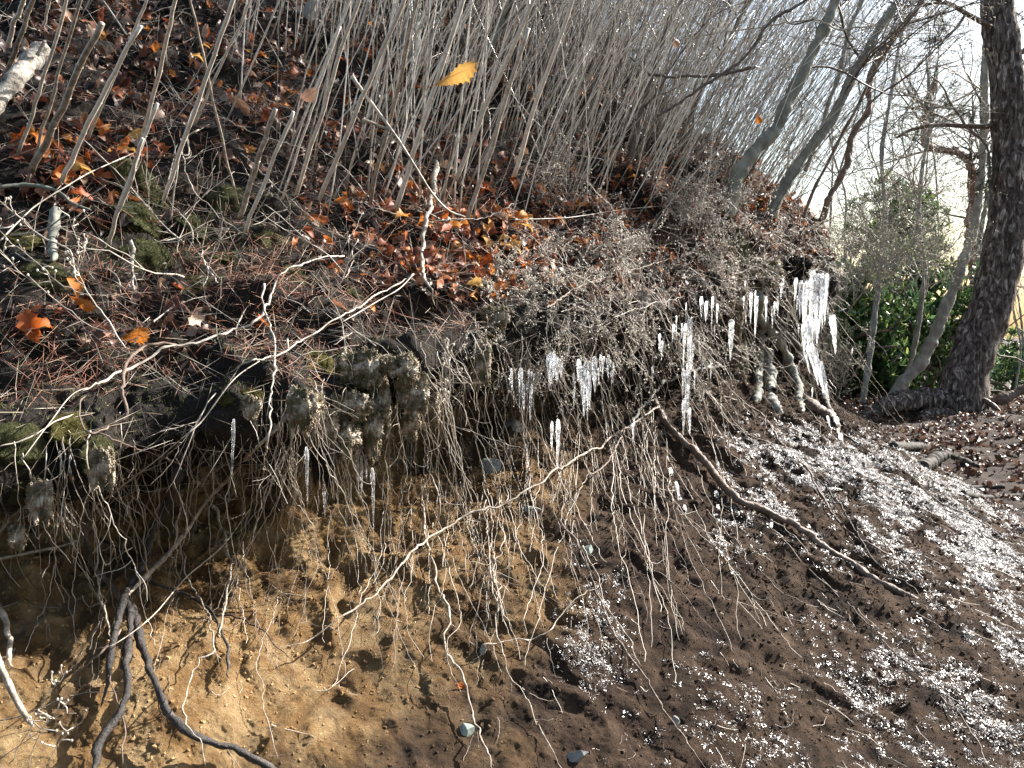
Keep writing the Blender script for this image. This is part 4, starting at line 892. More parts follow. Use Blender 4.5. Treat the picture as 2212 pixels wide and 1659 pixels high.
# ------------------------------------------------------------------ soil crumbs + frost
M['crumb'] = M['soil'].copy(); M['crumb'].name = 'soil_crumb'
for l_ in list(M['crumb'].node_tree.links):
    if l_.to_socket.name == 'Normal': M['crumb'].node_tree.links.remove(l_)
def crumb_tpl(seed):
    mb = MB(); noise_sphere((0, 0, 0), 1, 4, .5, 2, seed, (1, 1, .7), mb); return mb.v[0], mb.q[0]
P, N = sample_bank(90000, 7.2, 10.6); px, py, d = proj(P)
k = (px > -100) & (py < 1760) & (px < 2350); P, N, d = P[k], N[k], d[k]
mb = MB(); V, Q = crumb_tpl(3); Xa, Ya, Za = basis(N+.5*rng.standard_normal(P.shape)); s = (.0014+.0055*rng.random(len(P))**8)*np.clip(d/2, .8, 2)
inst(mb, V, Q, None, P, Xa, Ya, Za, s, s, s); tag(mb.build('soil_crumbs', M['crumb'], smooth=False), 'crumbs and clods of soil loose on the bank face', 'soil crumbs', kind='stuff')
# needle ice: short curled columns in tufts
P, N = sample_bank(420000, 7.4, 10.9); px, py, d = proj(P)
def frost_d(px, py):
    a = blobs(px, py, [(1290, 1380, 90, 90, 1.), (1320, 1300, 40, 70, .6), (1600, 1180, 60, 60, .5), (1250, 1190, 20, 40, .5)])
    # bright belt below the crest
    crest = np.interp(px, [1500, 1750, 1900, 2050, 2212, 2400], [930, 960, 985, 1045, 1130, 1230])
    q = py-crest; b = np.clip(1.15-np.abs(q-110)/150., 0, 1)*np.clip((px-1540)/150, 0, 1)
    c = .55*np.clip((px-1500)/400, 0, 1)*np.clip((py-1300)/200, 0, 1)+.2*np.clip((px-1250)/300, 0, 1)*np.clip((py-1350)/200, 0, 1)
    e = .75*np.clip((px-1900)/250, 0, 1)*np.clip((py-1200)/100, 0, 1)
    return np.maximum(np.maximum(a, b), np.maximum(c, e))
fd = frost_d(px, py)*np.clip(.38+1.0*vn(P*5., 77)+.8*vn(P*17, 78)+.5*vn(P*40, 79), 0, 1)
k = rng.random(len(P)) < fd*.42
P, N, d = P[k], N[k], d[k]; print('frost tufts', len(P))
reps = 7; mb = MB()
Pr = np.repeat(P, reps, 0)+.005*rng.standard_normal((len(P)*reps, 3)); Nr = np.repeat(N, reps, 0)
lean = np.repeat(rng.standard_normal(P.shape)*.6, reps, 0)
D = Nr*.6+lean+.35*rng.standard_normal(Pr.shape); D /= np.linalg.norm(D, axis=1)[:, None]
Yb = np.cross(D, Nr+.01); Yb /= np.linalg.norm(Yb, axis=1)[:, None]; Zb = np.cross(D, Yb)
tv4 = np.array([(0, -.5, -.3), (0, .5, -.3), (0, 0, .5), (.5, -.5, 0), (.5, .5, 0), (.5, 0, .8), (1, -.4, .5), (1, .4, .5), (1, 0, 1.2)], float)
tq4 = [(0, 3, 4, 1), (1, 4, 5, 2), (2, 5, 3, 0), (3, 6, 7, 4), (4, 7, 8, 5), (5, 8, 6, 3)]; tt4 = [(6, 8, 7)]
dr_ = np.repeat(np.clip(d/3, .8, 1.6), reps); s = (.003+.008*rng.random(len(Pr)))*dr_; r_ = .0012*(.5+.9*rng.random(len(Pr)))*dr_
inst(mb, tv4, tq4, tt4, Pr+Nr*.002, D, Yb, Zb, s, r_, r_)
V, Q = crumb_tpl(9); kk = rng.random(len(Pr)) < .75; q_ = kk.sum(); Xa, Ya, Za = basis(Nr[kk]+.9*rng.standard_normal((q_, 3))); sc = .0017*dr_[kk]*(.5+1.3*rng.random(q_)**2)
inst(mb, V, Q, None, (Pr+.007*rng.standard_normal(Pr.shape)*np.array([1, 1, .3])+Nr*.002)[kk], Xa, Ya, Za, sc*1.6, sc, sc)
tag(mb.build('needle_ice', M['frost'], smooth=False), 'white needle ice and frost tufts scattered over the dark soil slope', 'frost', kind='stuff')
# frost grains on dry shrubs / twigs near the lip are in the shrub builder

# ------------------------------------------------------------------ icicles
def nose(px_): return float(np.interp(px_, [0, 350, 600, 900, 1200, 1450, 1650, 1775], [1.84, 1.98, 2.18, 2.6, 3.15, 3.92, 4.8, 5.7]))
def icicle(px_, py_, l_px, w_px, lab, grp=None, off=.05, lean=0., d=None):
    d_ = (hit(px_, py_)[0]-off) if d is None else d
    if py_ < 1060 and px_ < 1770 and not (1400 < px_ < 1475 and py_ > 860) and d is None: d_ = min(d_, nose(px_)-.03)
    L = pw(l_px, d_); r0 = pw(w_px, d_)/2; n = max(10, int(L/.012)); t = np.linspace(0, 1, n); s = int(px_*7+py_)
    P = np.stack([lean*L*t, 0*t, -L*t], -1); P[:, 0] += .1*r0*vn(np.stack([t*6, t*0+s, t*0], -1), 1)
    r = .78*r0*((1-t)**.85*.9+.08)*(1+.12*np.sin(t*L/.011+s)+.14*vn(np.stack([t*L*60, t*0+s, t*0+2], -1), 2)); r[-1] *= .35
    r[0] *= .45; r[1] *= .85; mb = MB(); tube(mb, P, r, 9, rough=.10)
    o = mb.build('icicle', M['ice_clear' if px_ < 900 else 'ice']); o.location = at(px_, py_, d_); tag(o, lab, 'icicle', grp); return o
for px_, py_, l, w_, lab, off in [
  (505, 905, 130, 12, 'slender clear icicle leaning at left over the dark hollow', .12),
  (662, 965, 130, 13, 'clear icicle left of the dark peat plug', .12),
  (700, 1045, 75, 12, 'short clear icicle under the dark peat plug', .12),
  (805, 1010, 138, 13, 'longest clear icicle, below the frosted sod tongue', .15),
  (140, 1085, 40, 12, 'small icicle at far left above ochre soil', .08),
  (1205, 905, 118, 15, 'white double icicle hanging alone below the curtain', .2),
  (1192, 910, 70, 12, 'shorter half of the lone double icicle', .2),
  (1368, 905, 50, 11, 'small icicle on the dark wavy branch', .2),
  (1580, 690, 90, 20, 'broad white icicle at the tip of the mossy root', .45),
  (1667, 1122, 45, 10, 'small clear icicle under the thickest root on the slope', .04),
  (1440, 985, 45, 16, 'white ice knob at the top of the iced root strand', .08),
  (1798, 680, 85, 22, 'outermost blunt white icicle against the green bushes', .35)]:
    icicle(px_, py_, l, w_, lab, off=off, lean=.12 if px_ in (1798,) else (-.06 if px_ == 505 else .0))
IZ = [('in the cluster of three below the frosted sod tongue', [(772, 975, 70, 12), (781, 985, 95, 10), (790, 980, 60, 9)], .14),
 ('in the left bunch of the curtain, under the orange sod strand', [(1105, 795, 55, 10), (1125, 795, 85, 17), (1131, 830, 60, 10), (1148, 830, 80, 12)], .25),
 ('in the broad bunch left of the brightest icicles', [(1190, 760, 75, 22), (1203, 770, 62, 18), (1212, 775, 45, 14), (1183, 765, 50, 12)], .25),
 ('in the brightest bunch at the middle of the curtain', [(1260, 790, 90, 24), (1274, 780, 105, 26), (1283, 770, 80, 18), (1262, 850, 50, 12), (1250, 775, 50, 14), (1240, 840, 40, 8)], .28),
 ('in the small bunch right of the brightest icicles', [(1303, 770, 45, 12), (1315, 765, 60, 9), (1322, 800, 30, 9), (1297, 765, 38, 9)], .3),
 ('in the long column left of the hanging roots', [(1487, 690, 120, 20), (1495, 740, 60, 18), (1482, 800, 90, 20), (1478, 860, 80, 14), (1490, 880, 60, 10)], .4),
 ('in the short row under the right sod edge', [(1430, 735, 45, 10), (1455, 700, 40, 10), (1515, 640, 50, 12), (1526, 650, 45, 13), (1540, 640, 60, 10), (1550, 655, 45, 9), (1425, 720, 40, 9), (1410, 790, 30, 8)], .35),
 ('in the row of thin icicles before the bare upright root', [(1622, 630, 70, 12), (1634, 640, 90, 14), (1655, 640, 60, 9), (1669, 660, 50, 9), (1612, 660, 40, 9), (1690, 600, 40, 14), (1680, 640, 30, 8)], .4),
 ('in the dazzling ice curtain at the end of the bank', [(1738, 610, 90, 26), (1752, 600, 110, 30), (1766, 590, 120, 34), (1778, 600, 90, 28), (1745, 680, 70, 24), (1758, 690, 80, 30), (1770, 640, 80, 24), (1728, 630, 60, 14), (1720, 600, 50, 12), (1786, 590, 50, 12), (1735, 700, 50, 14)], .35),
 ('in the ice column below the dazzling curtain', [(1752, 740, 60, 26), (1762, 770, 80, 30), (1775, 790, 70, 28), (1782, 840, 60, 26), (1790, 880, 50, 22), (1806, 900, 50, 16), (1815, 935, 30, 14)], .3),
 ('in the iced strand slanting below the long root', [(1448, 1010, 60, 12), (1460, 1040, 60, 12), (1470, 1075, 55, 13), (1478, 1090, 40, 9), (1545, 1060, 70, 14), (1550, 1090, 50, 12), (1426, 930, 55, 12), (1420, 900, 40, 9)], .06)]
for zn, L_, off in IZ:
    for (x, y, l, w_) in [q for (x, y, l, w_) in L_ for q in ([(x, y, l, w_)] if w_ < 19 else [(x-w_*.3, y+rng.uniform(-8, 12), l*rng.uniform(.6, .9), w_*.5), (x, y, l, w_*.55), (x+w_*.3, y+rng.uniform(-8, 12), l*rng.uniform(.6, 1.), w_*.5), (x+w_*rng.normal()*.3, y+l*.35, l*.8, w_*.35)])]:
        icicle(x, y, l, w_, 'white icicle '+zn, 'icicles '+zn, off=off, lean=.25 if 'slanting' in zn or 'column below' in zn else rng.normal()*.02)
    if len(L_) > 3:     # the thinner ones between
        xs = [q[0] for q in L_]; ys = [q[1] for q in L_]
        for k in range(7):
            icicle(rng.uniform(min(xs)-6, max(xs)+6), rng.uniform(min(ys), max(ys)), rng.uniform(14, 48), rng.uniform(3, 7), 'white icicle '+zn, 'icicles '+zn, off=off+rng.uniform(-.04, .02), lean=.1 if 'slanting' in zn else 0)

# ------------------------------------------------------------------ rocks
def rock(px_, py_, w_, h_, lab, m='rock', sink=.25, seed=1):
    d_, n_ = hit(px_, py_); W = pw(w_, d_)/2; H = pw(h_, d_)/2
    r = np.random.default_rng(seed); pts = r.standard_normal((15, 3)); pts /= np.linalg.norm(pts, axis=1)[:, None]; pts *= np.array([1, .7, 1])*(.75+.35*r.random((15, 1)))
    import bmesh
    bm = bmesh.new(); [bm.verts.new(p*np.array([W, min(W, H), H])) for p in pts]; bmesh.ops.convex_hull(bm, input=bm.verts)
    bmesh.ops.bevel(bm, geom=bm.edges[:], offset=min(W, H)*.03, segments=1, affect='EDGES')
    me = bpy.data.meshes.new('rock'); bm.to_mesh(me); bm.free(); me.materials.append(M[m])
    o = bpy.data.objects.new('rock', me); COL.objects.link(o); o.location = at(px_, py_, d_+min(W, H)*.1); o.rotation_euler = (0, .3*r.normal(), 0)
    tag(o, lab, 'rock')
rock(1006, 1583, 46, 42, 'pale green grey angular stone on the soil near the bottom edge', 'rock_g', seed=2)
rock(1240, 1640, 76, 34, 'flat grey stone near the bottom edge right of centre', 'rock', seed=3)
rock(1058, 1015, 70, 52, 'grey angular stone set in the soil under the hollow', 'rock', seed=4)
rock(1125, 925, 80, 70, 'large dark stone in the shade behind the icicles', 'rock', seed=5)
rock(1155, 1108, 90, 30, 'flat brown grey stone flush with the soil at centre', 'rock', seed=6)
rock(985, 985, 30, 60, 'narrow upright stone left of the grey angular stone', 'rock', seed=7)
rock(1270, 1192, 34, 40, 'pale frosted stone behind the root at centre right', 'rock_g', seed=8)
rock(1045, 1645-240, 44, 40, 'dark small stone below the snow crusted root', 'rock', seed=9)
rock(1460, 1560, 26, 34, 'dark reddish chip of stone on the soil right of the bottom centre', 'rock', seed=10)
rock(300, 1470, 34, 26, 'small stone stuck in the sunlit ochre soil', 'rock', seed=12) if 0 else None

# ------------------------------------------------------------------ wiry dry shrubs over the lip
def dry_shrub(px_, py_, h, lab, seed, droop=0.):
    d_, n_ = hit(px_, py_); base = at(px_, py_, d_); r = np.random.default_rng(seed)
    o = empty('dry_shrub', tuple(base), lab, 'dry shrub', lab.replace('shrub', 'shrubs')); mb = MB(); mbl = MB(); bd = []
    def grow(p, v, l, rad, lev):
        n = 6; Q = [p]
        for e in range(n): v = v+r.standard_normal(3)*.28+np.array([0, 0, -droop*.10]); v /= np.linalg.norm(v); Q.append(Q[-1]+v*l/n)
        tube(mb, Q, np.linspace(rad, rad*.6, n+1), 4, False)
        if lev > 0:
            for k in range(r.integers(3, 5)):
                i = r.integers(2, n+1); vv = v+r.standard_normal(3)*.75; grow(Q[i], vv/np.linalg.norm(vv), l*.55, rad*.6, lev-1)
        if lev < 2:
            for k in range(r.integers(4, 8)): bd.append(Q[r.integers(2, n+1)]+r.standard_normal(3)*.004)
    ns = r.integers(5, 8)
    for s in range(ns):
        v = np.array([.15, -.35, .55-droop])+r.standard_normal(3)*.45; grow(np.zeros(3)+r.standard_normal(3)*.03, v/np.linalg.norm(v), h*(.5+.7*r.random()), .0016*(d_/3)**.7, 2)
    mb.build('stems', M['twig'], o)
    B = np.array(bd); Xa, Ya, Za = basis(r.standard_normal(B.shape)); V = np.array([(-.6, 0, 0), (0, -.5, .15), (.6, 0, 0), (0, .5, .15), (0, 0, -.35)]); 
    s = .0052*(d_/3)**.7*(.6+.9*r.random(len(B))); inst(mbl, V, None, [(0, 1, 4), (1, 2, 4), (2, 3, 4), (3, 0, 4), (0, 3, 1), (1, 3, 2)], B, Xa, Ya, Za, s, s, s)
    mbl.build('dried_leaves', M['drybead'], o)
shr = [(1180, 440, .30, 0), (1230, 410, .28, 0), (1300, 470, .32, 0), (1370, 500, .30, 0.2), (1440, 480, .34, 0.1), (1500, 520, .34, .3), (1540, 470, .3, 0), (1250, 540, .28, .5), (1330, 570, .30, .7), (1410, 590, .34, .8),
       (1480, 600, .36, .9), (1530, 570, .36, .8), (1120, 620, .24, .6), (1180, 640, .26, .9), (1270, 640, .28, 1.), (1380, 650, .34, 1.1), (1460, 660, .36, 1.1), (1060, 640, .2, .8), (1100, 700, .22, 1.), (1210, 690, .22, 1.), (1310, 690, .25, 1.1),
       (1570, 440, .3, 0), (1640, 520, .34, .5), (1700, 540, .34, .6), (1745, 500, .34, .4), (980, 660, .2, .9), (1000, 720, .2, 1.), (1680, 430, .32, 0), (1505, 680, .4, 1.2), (1150, 720, .24, 1.1)]
_r = np.random.default_rng(77)
for _k in range(22):
    _x = _r.uniform(1120, 1600); shr.append((_x, _r.uniform(430, 700)-(_x-1360)*.12, _r.uniform(.22, .36), _r.uniform(0, 1.1)))
def shr_label(x, y, dr):
    where = ('over the orange leaf drift' if x < 1130 else 'beside the dark wire twig' if x < 1290 and y < 500 else 'on the litter right of centre' if y < 530 and x < 1470 else 'under the big grey sapling' if x < 1600 and y < 560 else
             'at the saplings by the bank end' if x >= 1600 else 'above the left icicle bunches' if x < 1240 else 'above the brightest icicles' if x < 1350 else 'above the long ice column')
    return ('wiry dry shrub drooping ' if dr > .45 else 'wiry dry shrub standing ')+where
for i, (x, y, h, dr) in enumerate(shr): dry_shrub(x, y, h, shr_label(x, y, dr), 100+i, dr)

# ------------------------------------------------------------------ stems of the thicket
def stem_mesh(mb, base, H, r0, lean, curve, r, sides=6, twigs=2, n=12):
    t = np.linspace(0, 1, n); up = np.array([lean[0], lean[1], 1.]); up /= np.linalg.norm(up)
    P = base+up*H*t[:, None]+np.array(curve)*(t**2)[:, None]+wigg(r, n, .006)
    tube(mb, P, r0*(1-.55*t), sides, True)
    for k in range(twigs):
        i = r.integers(n//3, n-1); v = up+r.standard_normal(3)*.45; v /= np.linalg.norm(v); l = .15+.35*r.random()
        Q = [P[i]]
        for e in range(5): v = v+r.standard_normal(3)*.12; v /= np.linalg.norm(v); Q.append(Q[-1]+v*l/5)
        tube(mb, Q, np.linspace(r0*.4, r0*.15, 6), 4, False)
def wigg(r, n, a):
    w_ = np.cumsum(r.standard_normal((n, 3)), 0)*a; w_ -= w_[0]; return w_*np.array([1, 1, .2])
P0, N0 = sample_bank(30000, .3, 4.6, 2.0, 10.6); px, py, d = proj(P0)
dn_ = blobs(px, py, [(1250, 230, 330, 200, 1.), (1050, 330, 260, 130, .6), (1450, 350, 240, 130, 1.), (1550, 250, 200, 180, 1.), (800, 370, 200, 110, .8), (1010, 420, 160, 70, .6), (1650, 420, 80, 60, .8), (1000, 60, 500, 120, .6), (1300, -60, 450, 200, 1.), (550, 60, 400, 200, .10)])
idx = np.where((rng.random(len(P0)) < dn_*.75) & (px > -100))[0]
idx = rng.permutation(idx)[:2900]
# nearest (largest) first
w_s = 1/d[idx]; idx = idx[np.argsort(-w_s)]
bulk = MB(); nind = 0
def zone_stem(x, y):
    if x < 700: return 'rising from the leafy slope at upper left'
    if x < 950: return 'on the slope left of the whitish branch'
    if x < 1150: return 'in the thicket behind the orange toothed leaf'
    if x < 1400: return 'in the densest thicket at top centre right'
    return 'in the bright thicket left of the grey saplings'
for c, i in enumerate(idx):
    r = np.random.default_rng(1000+int(i)); x = px[i]
    ln = np.interp(x, [0, 700, 1100, 1500, 1750], [.40, .33, .30, .42, .60])+r.normal()*(.15 if c % 5 else .42); ly = -.12+r.normal()*.14
    H = r.uniform(1.0, 2.9); r0 = r.uniform(.0013, .0040); cur = (r.normal()*.20+.10, r.normal()*.16, -.05)
    if nind < 258:
        mb = MB(); stem_mesh(mb, np.zeros(3), H, r0*1.15, (ln, ly), cur, r, 7, r.integers(1, 5))
        o = mb.build('thicket_stem', M['stem']); o.location = P0[i]-N0[i]*.02; lab = ('hair thin ' if r0 < .0022 else 'slender ' if r0 < .0031 else 'stouter ')+('steeply leaning' if ln > .5 else 'nearly upright' if ln < .27 else 'leaning')+' bare stem '+zone_stem(x, py[i]); tag(o, lab, 'stem', lab.replace('bare stem', 'bare stems')); nind += 1
    else: stem_mesh(bulk, P0[i]-N0[i]*.02, H, r0, (ln, ly), cur, r, 5, r.integers(2, 5), 9)
tag(bulk.build('thicket', M['stem_bulk']), 'dense leaning thicket of countless thin bare stems further back', 'thicket', kind='stuff')
print('stems', len(idx))
# traced stems in the foreground (bottom point, top point, depths)
TS = [((5, 172), (85, -40), 2.7, 2.3, 9, 'leaning stem crossing the pale log at the top left corner'),
 ((40, 330), (140, -30), 2.55, 2.2, 7, 'leaning stem just right of the pale log'),
 ((57, 400), (190, -30), 2.6, 2.1, 6, 'leaning stem second right of the pale log'),
 ((67, 370), (218, 52), 2.5, 2.15, 13, 'thick leaning cut stub with a blunt top at upper left'),
 ((134, 390), (300, 57), 2.5, 2.2, 9, 'leaning cut stem right of the blunt stub'),
 ((190, 300), (338, -30), 2.8, 2.4, 6, 'slender leaning stem between stub and long stem at upper left'),
 ((235, 530), (320, 300), 2.5, 2.2, 8, 'lower dark stem rising from the mossy hollow'),
 ((300, 330), (392, -30), 2.6, 2.2, 8, 'long brown stem from hollow to the top edge'),
 ((353, 432), (505, -30), 2.55, 2.0, 8, 'long straight tan stem crossing the leafy slope at upper left'),
 ((514, 440), (412, -30), 2.6, 2.1, 5, 'dark stem leaning left against all the others'),
 ((517, 470), (606, 235), 2.5, 2.3, 11, 'pale stub stem with split top left of centre'),
 ((530, 500), (625, 240), 2.5, 2.3, 8, 'brown stub stem beside the pale one left of centre'),
 ((249, 470), (338, 222), 2.5, 2.3, 8, 'short pale cut stem at upper left above moss'),
 ((640, 420), (790, -30), 2.8, 2.3, 8, 'tall pale stem left of centre top'),
 ((690, 430), (880, -30), 2.7, 2.2, 9, 'bright tall pale stem just left of the stick fork'),
 ((800, 440), (905, -30), 2.8, 2.4, 8, 'tall pale stem right of the stick fork'),
 ((855, 450), (1010, -30), 2.8, 2.4, 10, 'bright straight stem passing under the orange toothed leaf'),
 ((1010, 470), (1130, 60), 3.1, 2.7, 9, 'bright stem right of the orange toothed leaf'),
 ((985, 390), (1160, -30), 3.2, 2.7, 8, 'second bright stem right of the orange toothed leaf'),
 ((1110, 380), (1240, -30), 3.4, 2.9, 9, 'pale stem in front of the thicket at top centre'),
 ((610, 430), (730, 60), 2.75, 2.5, 5, 'slender pale stem left of centre'),
 ((420, 270), (560, -30), 3.0, 2.6, 5, 'slender stem at the top left of centre'),
 ((20, 100), (60, -30), 2.3, 2.1, 9, 'dark stem at the top left corner'),
 ((90, 60), (120, -30), 3.0, 2.8, 5, 'short slender stem at the top left corner')]
for (a, b, d0, d1, w_, lab) in TS:
    A = at(*a, min(d0, hit(*a)[0]+.02)); d1 = min(d1, hit(b[0], max(b[1], 0))[0]-.08); B = at(*b, d1); n = 16; t = np.linspace(0, 1, n)[:, None]; r = np.random.default_rng(a[0]+b[0])
    P = A+(B-A)*t+wigg(r, n, .0022); r0 = pw(w_, d0)/2; mb = MB(); tube(mb, P-A, np.linspace(r0*1.1, r0*.85, n), 9, rough=.05)
    # nodes
    for q in range(2, n-2, 3): tube(mb, [P[q]-A, P[q]-A+(P[q+1]-P[q])*.04, P[q]-A+(P[q+1]-P[q])*.08], [r0*1.0, r0*1.22, r0*1.0], 9, False)
    o = mb.build('stem', M['stem']); o.location = A; tag(o, lab, 'stem')

# ------------------------------------------------------------------ trees
def grow_twigs(mb, mbud, starts, lev, l, rad, r, up=.15, spread=.6, buds=True, droop=0., budsize=.01, dens=3):
    for p, v in starts:
        n = 6; Q = [np.array(p)]; v = np.array(v, float); v /= np.linalg.norm(v)
        for e in range(n): v = v+r.standard_normal(3)*.16+np.array([0, 0, up*.15]); v /= np.linalg.norm(v); Q.append(Q[-1]+v*l/n)
        tube(mb, Q, np.linspace(rad, rad*.5, n+1), 5 if lev > 1 else 4, False)
        if lev > 0:
            st = []
            for k in range(dens+r.integers(0, 2)):
                i = r.integers(1, n+1); vv = (Q[i]-Q[i-1]); vv = vv/np.linalg.norm(vv)+r.standard_normal(3)*spread; st.append((Q[i], vv))
            grow_twigs(mb, mbud, st, lev-1, l*.58, rad*.5, r, up, spread, buds, droop, budsize, dens)
        elif buds and mbud is not None:
            mbud.extend([Q[-1]]+[Q[r.integers(2, n)] for _ in range(2)])
def tree(name, label, cat, trunk, w0, w1, d, m, branches=6, lev=3, bl=.9, br=.02, group=None, budm='bud', budsize=.012, seed=1, frm=.3, d1=None, wob=.1, rough=.06, dens=3, dirx=0):
    dd = d if np.isscalar(d) and d1 is None else (np.linspace(d, d1, len(trunk)) if d1 else d)
    P, r_ = trace(trunk, w0, w1, d=dd, wob=wob, freq=2.5, seed=seed)
    base = P[0]; o = empty(name, tuple(base), label, cat, group); mb = MB(); 
    tube(mb, P-base, r_, 16, rough=rough); mb.build('trunk', M[m], o)
    r = np.random.default_rng(seed); mb = MB(); bd = []
    st = []
    for k in range(branches):
        i = int(len(P)*(frm+(1-frm)*r.random()))-1; v = (P[i]-P[i-1])/np.linalg.norm(P[i]-P[i-1])*.6+r.standard_normal(3)*np.array([.8, .8, .35])+np.array([dirx, 0, .2]); st.append((P[i]-base, v))
    if st:
        grow_twigs(mb, bd, st, lev, bl, br, r, budsize=budsize, dens=dens); mb.build('branches', M['twig_dark' if m != 'bark_grey' else 'twig'], o)
        if bd and budm:
            B = np.array(bd); mbl = MB(); Xa, Ya, Za = basis(r.standard_normal(B.shape)); s = 1.25*budsize*(.5+.8*r.random(len(B)))
            V = np.array([(-.5, 0, 0), (0, -.5, 0), (.5, 0, 0), (0, .5, 0), (0, 0, 1.), (0, 0, -.6)]); inst(mbl, V, None, [(0, 1, 4), (1, 2, 4), (2, 3, 4), (3, 0, 4), (1, 0, 5), (2, 1, 5), (3, 2, 5), (0, 3, 5)], B, Xa, Ya, Za, s*.6, s*.6, s)
            mbl.build('buds', M[budm], o)
    return o, P, base
# grey saplings on the lip (right)
tree('sapling_tree', 'large smooth grey sapling leaning right at the end of the bank', 'tree', [(1572, 470), (1586, 403), (1603, 363), (1637, 319), (1677, 279), (1697, 228), (1724, 175), (1758, 107), (1785, 54), (1805, 0), (1850, -120)], 36, 24, 4.95, 'bark_sap', 4, 2, .7, .010, seed=11, frm=.5)
tree('sapling_tree', 'second grey sapling leaning right, behind the large one', 'tree', [(1665, 470), (1677, 433), (1704, 386), (1737, 336), (1771, 292), (1795, 259), (1825, 201), (1848, 151), (1868, 118), (1905, 50), (1939, 0), (1990, -100)], 28, 15, 5.4, 'bark_sap', 4, 2, .7, .010, seed=12, frm=.4)
tree('sapling_tree', 'thin pale sapling forking off between the two larger ones', 'tree', [(1740, 370), (1775, 275), (1791, 218), (1808, 175), (1821, 118), (1835, 60), (1858, 10), (1880, -60)], 11, 10, 5.6, 'bark_grey', 3, 2, .5, .006, seed=13)
tree('sapling_tree', 'dark crooked sapling, rightmost on the bank', 'tree', [(1770, 500), (1791, 433), (1831, 353), (1842, 299), (1878, 235), (1882, 175), (1902, 118), (1929, 87), (1959, 44), (1993, 0), (2050, -90)], 14, 17, 5.9, 'root_brown', 6, 3, .7, .009, seed=14, frm=.3, wob=.5)
tree('sapling_tree', 'thin dark sapling left of the crooked one', 'tree', [(1735, 470), (1761, 403), (1788, 353), (1821, 286), (1855, 225), (1882, 168), (1930, 90), (1990, 10)], 9, 6, 5.5, 'root_brown', 3, 2, .5, .006, seed=15)
tree('sapling_tree', 'straight pale slim sapling on the end of the bank', 'tree', [(1745, 560), (1770, 480), (1810, 380), (1850, 250), (1900, 100), (1950, -40)], 7, 5, 6.0, 'bark_grey', 4, 2, .6, .006, seed=16)
# trunks seen in the thicket
for i, (pts, w0, w1, d, m_, lab) in enumerate([
  ([(870, 230), (880, 120), (895, 20), (900, -60)], 46, 40, 4.9, 'bark_sap', 'thick mossy grey trunk behind stems at top centre'),
  ([(640, 120), (660, 60), (690, -40)], 34, 26, 4.6, 'bark_grey', 'pale grey trunk at the top left of centre'),
  ([(1040, 130), (1075, 70), (1120, -30)], 20, 18, 4.6, 'bark_sap', 'slim grey trunk leaning right at top centre'),
  ([(1350, 420), (1375, 280), (1420, 130), (1460, 0)], 13, 11, 5.0, 'twig_dark', 'dark slim trunk in the thicket right of centre'),
  ([(1440, 400), (1500, 230), (1570, 100), (1630, -30)], 12, 10, 5.6, 'twig_dark', 'dark leaning trunk in the bright thicket'),
  ([(1230, 330), (1290, 160), (1350, -30)], 14, 12, 5.2, 'twig_dark', 'dark leaning trunk at top centre right')]):
    tree('slim_tree', lab, 'tree', pts, w0, w1, d, m_, 5, 2, .6, .008, seed=30+i, frm=.3)

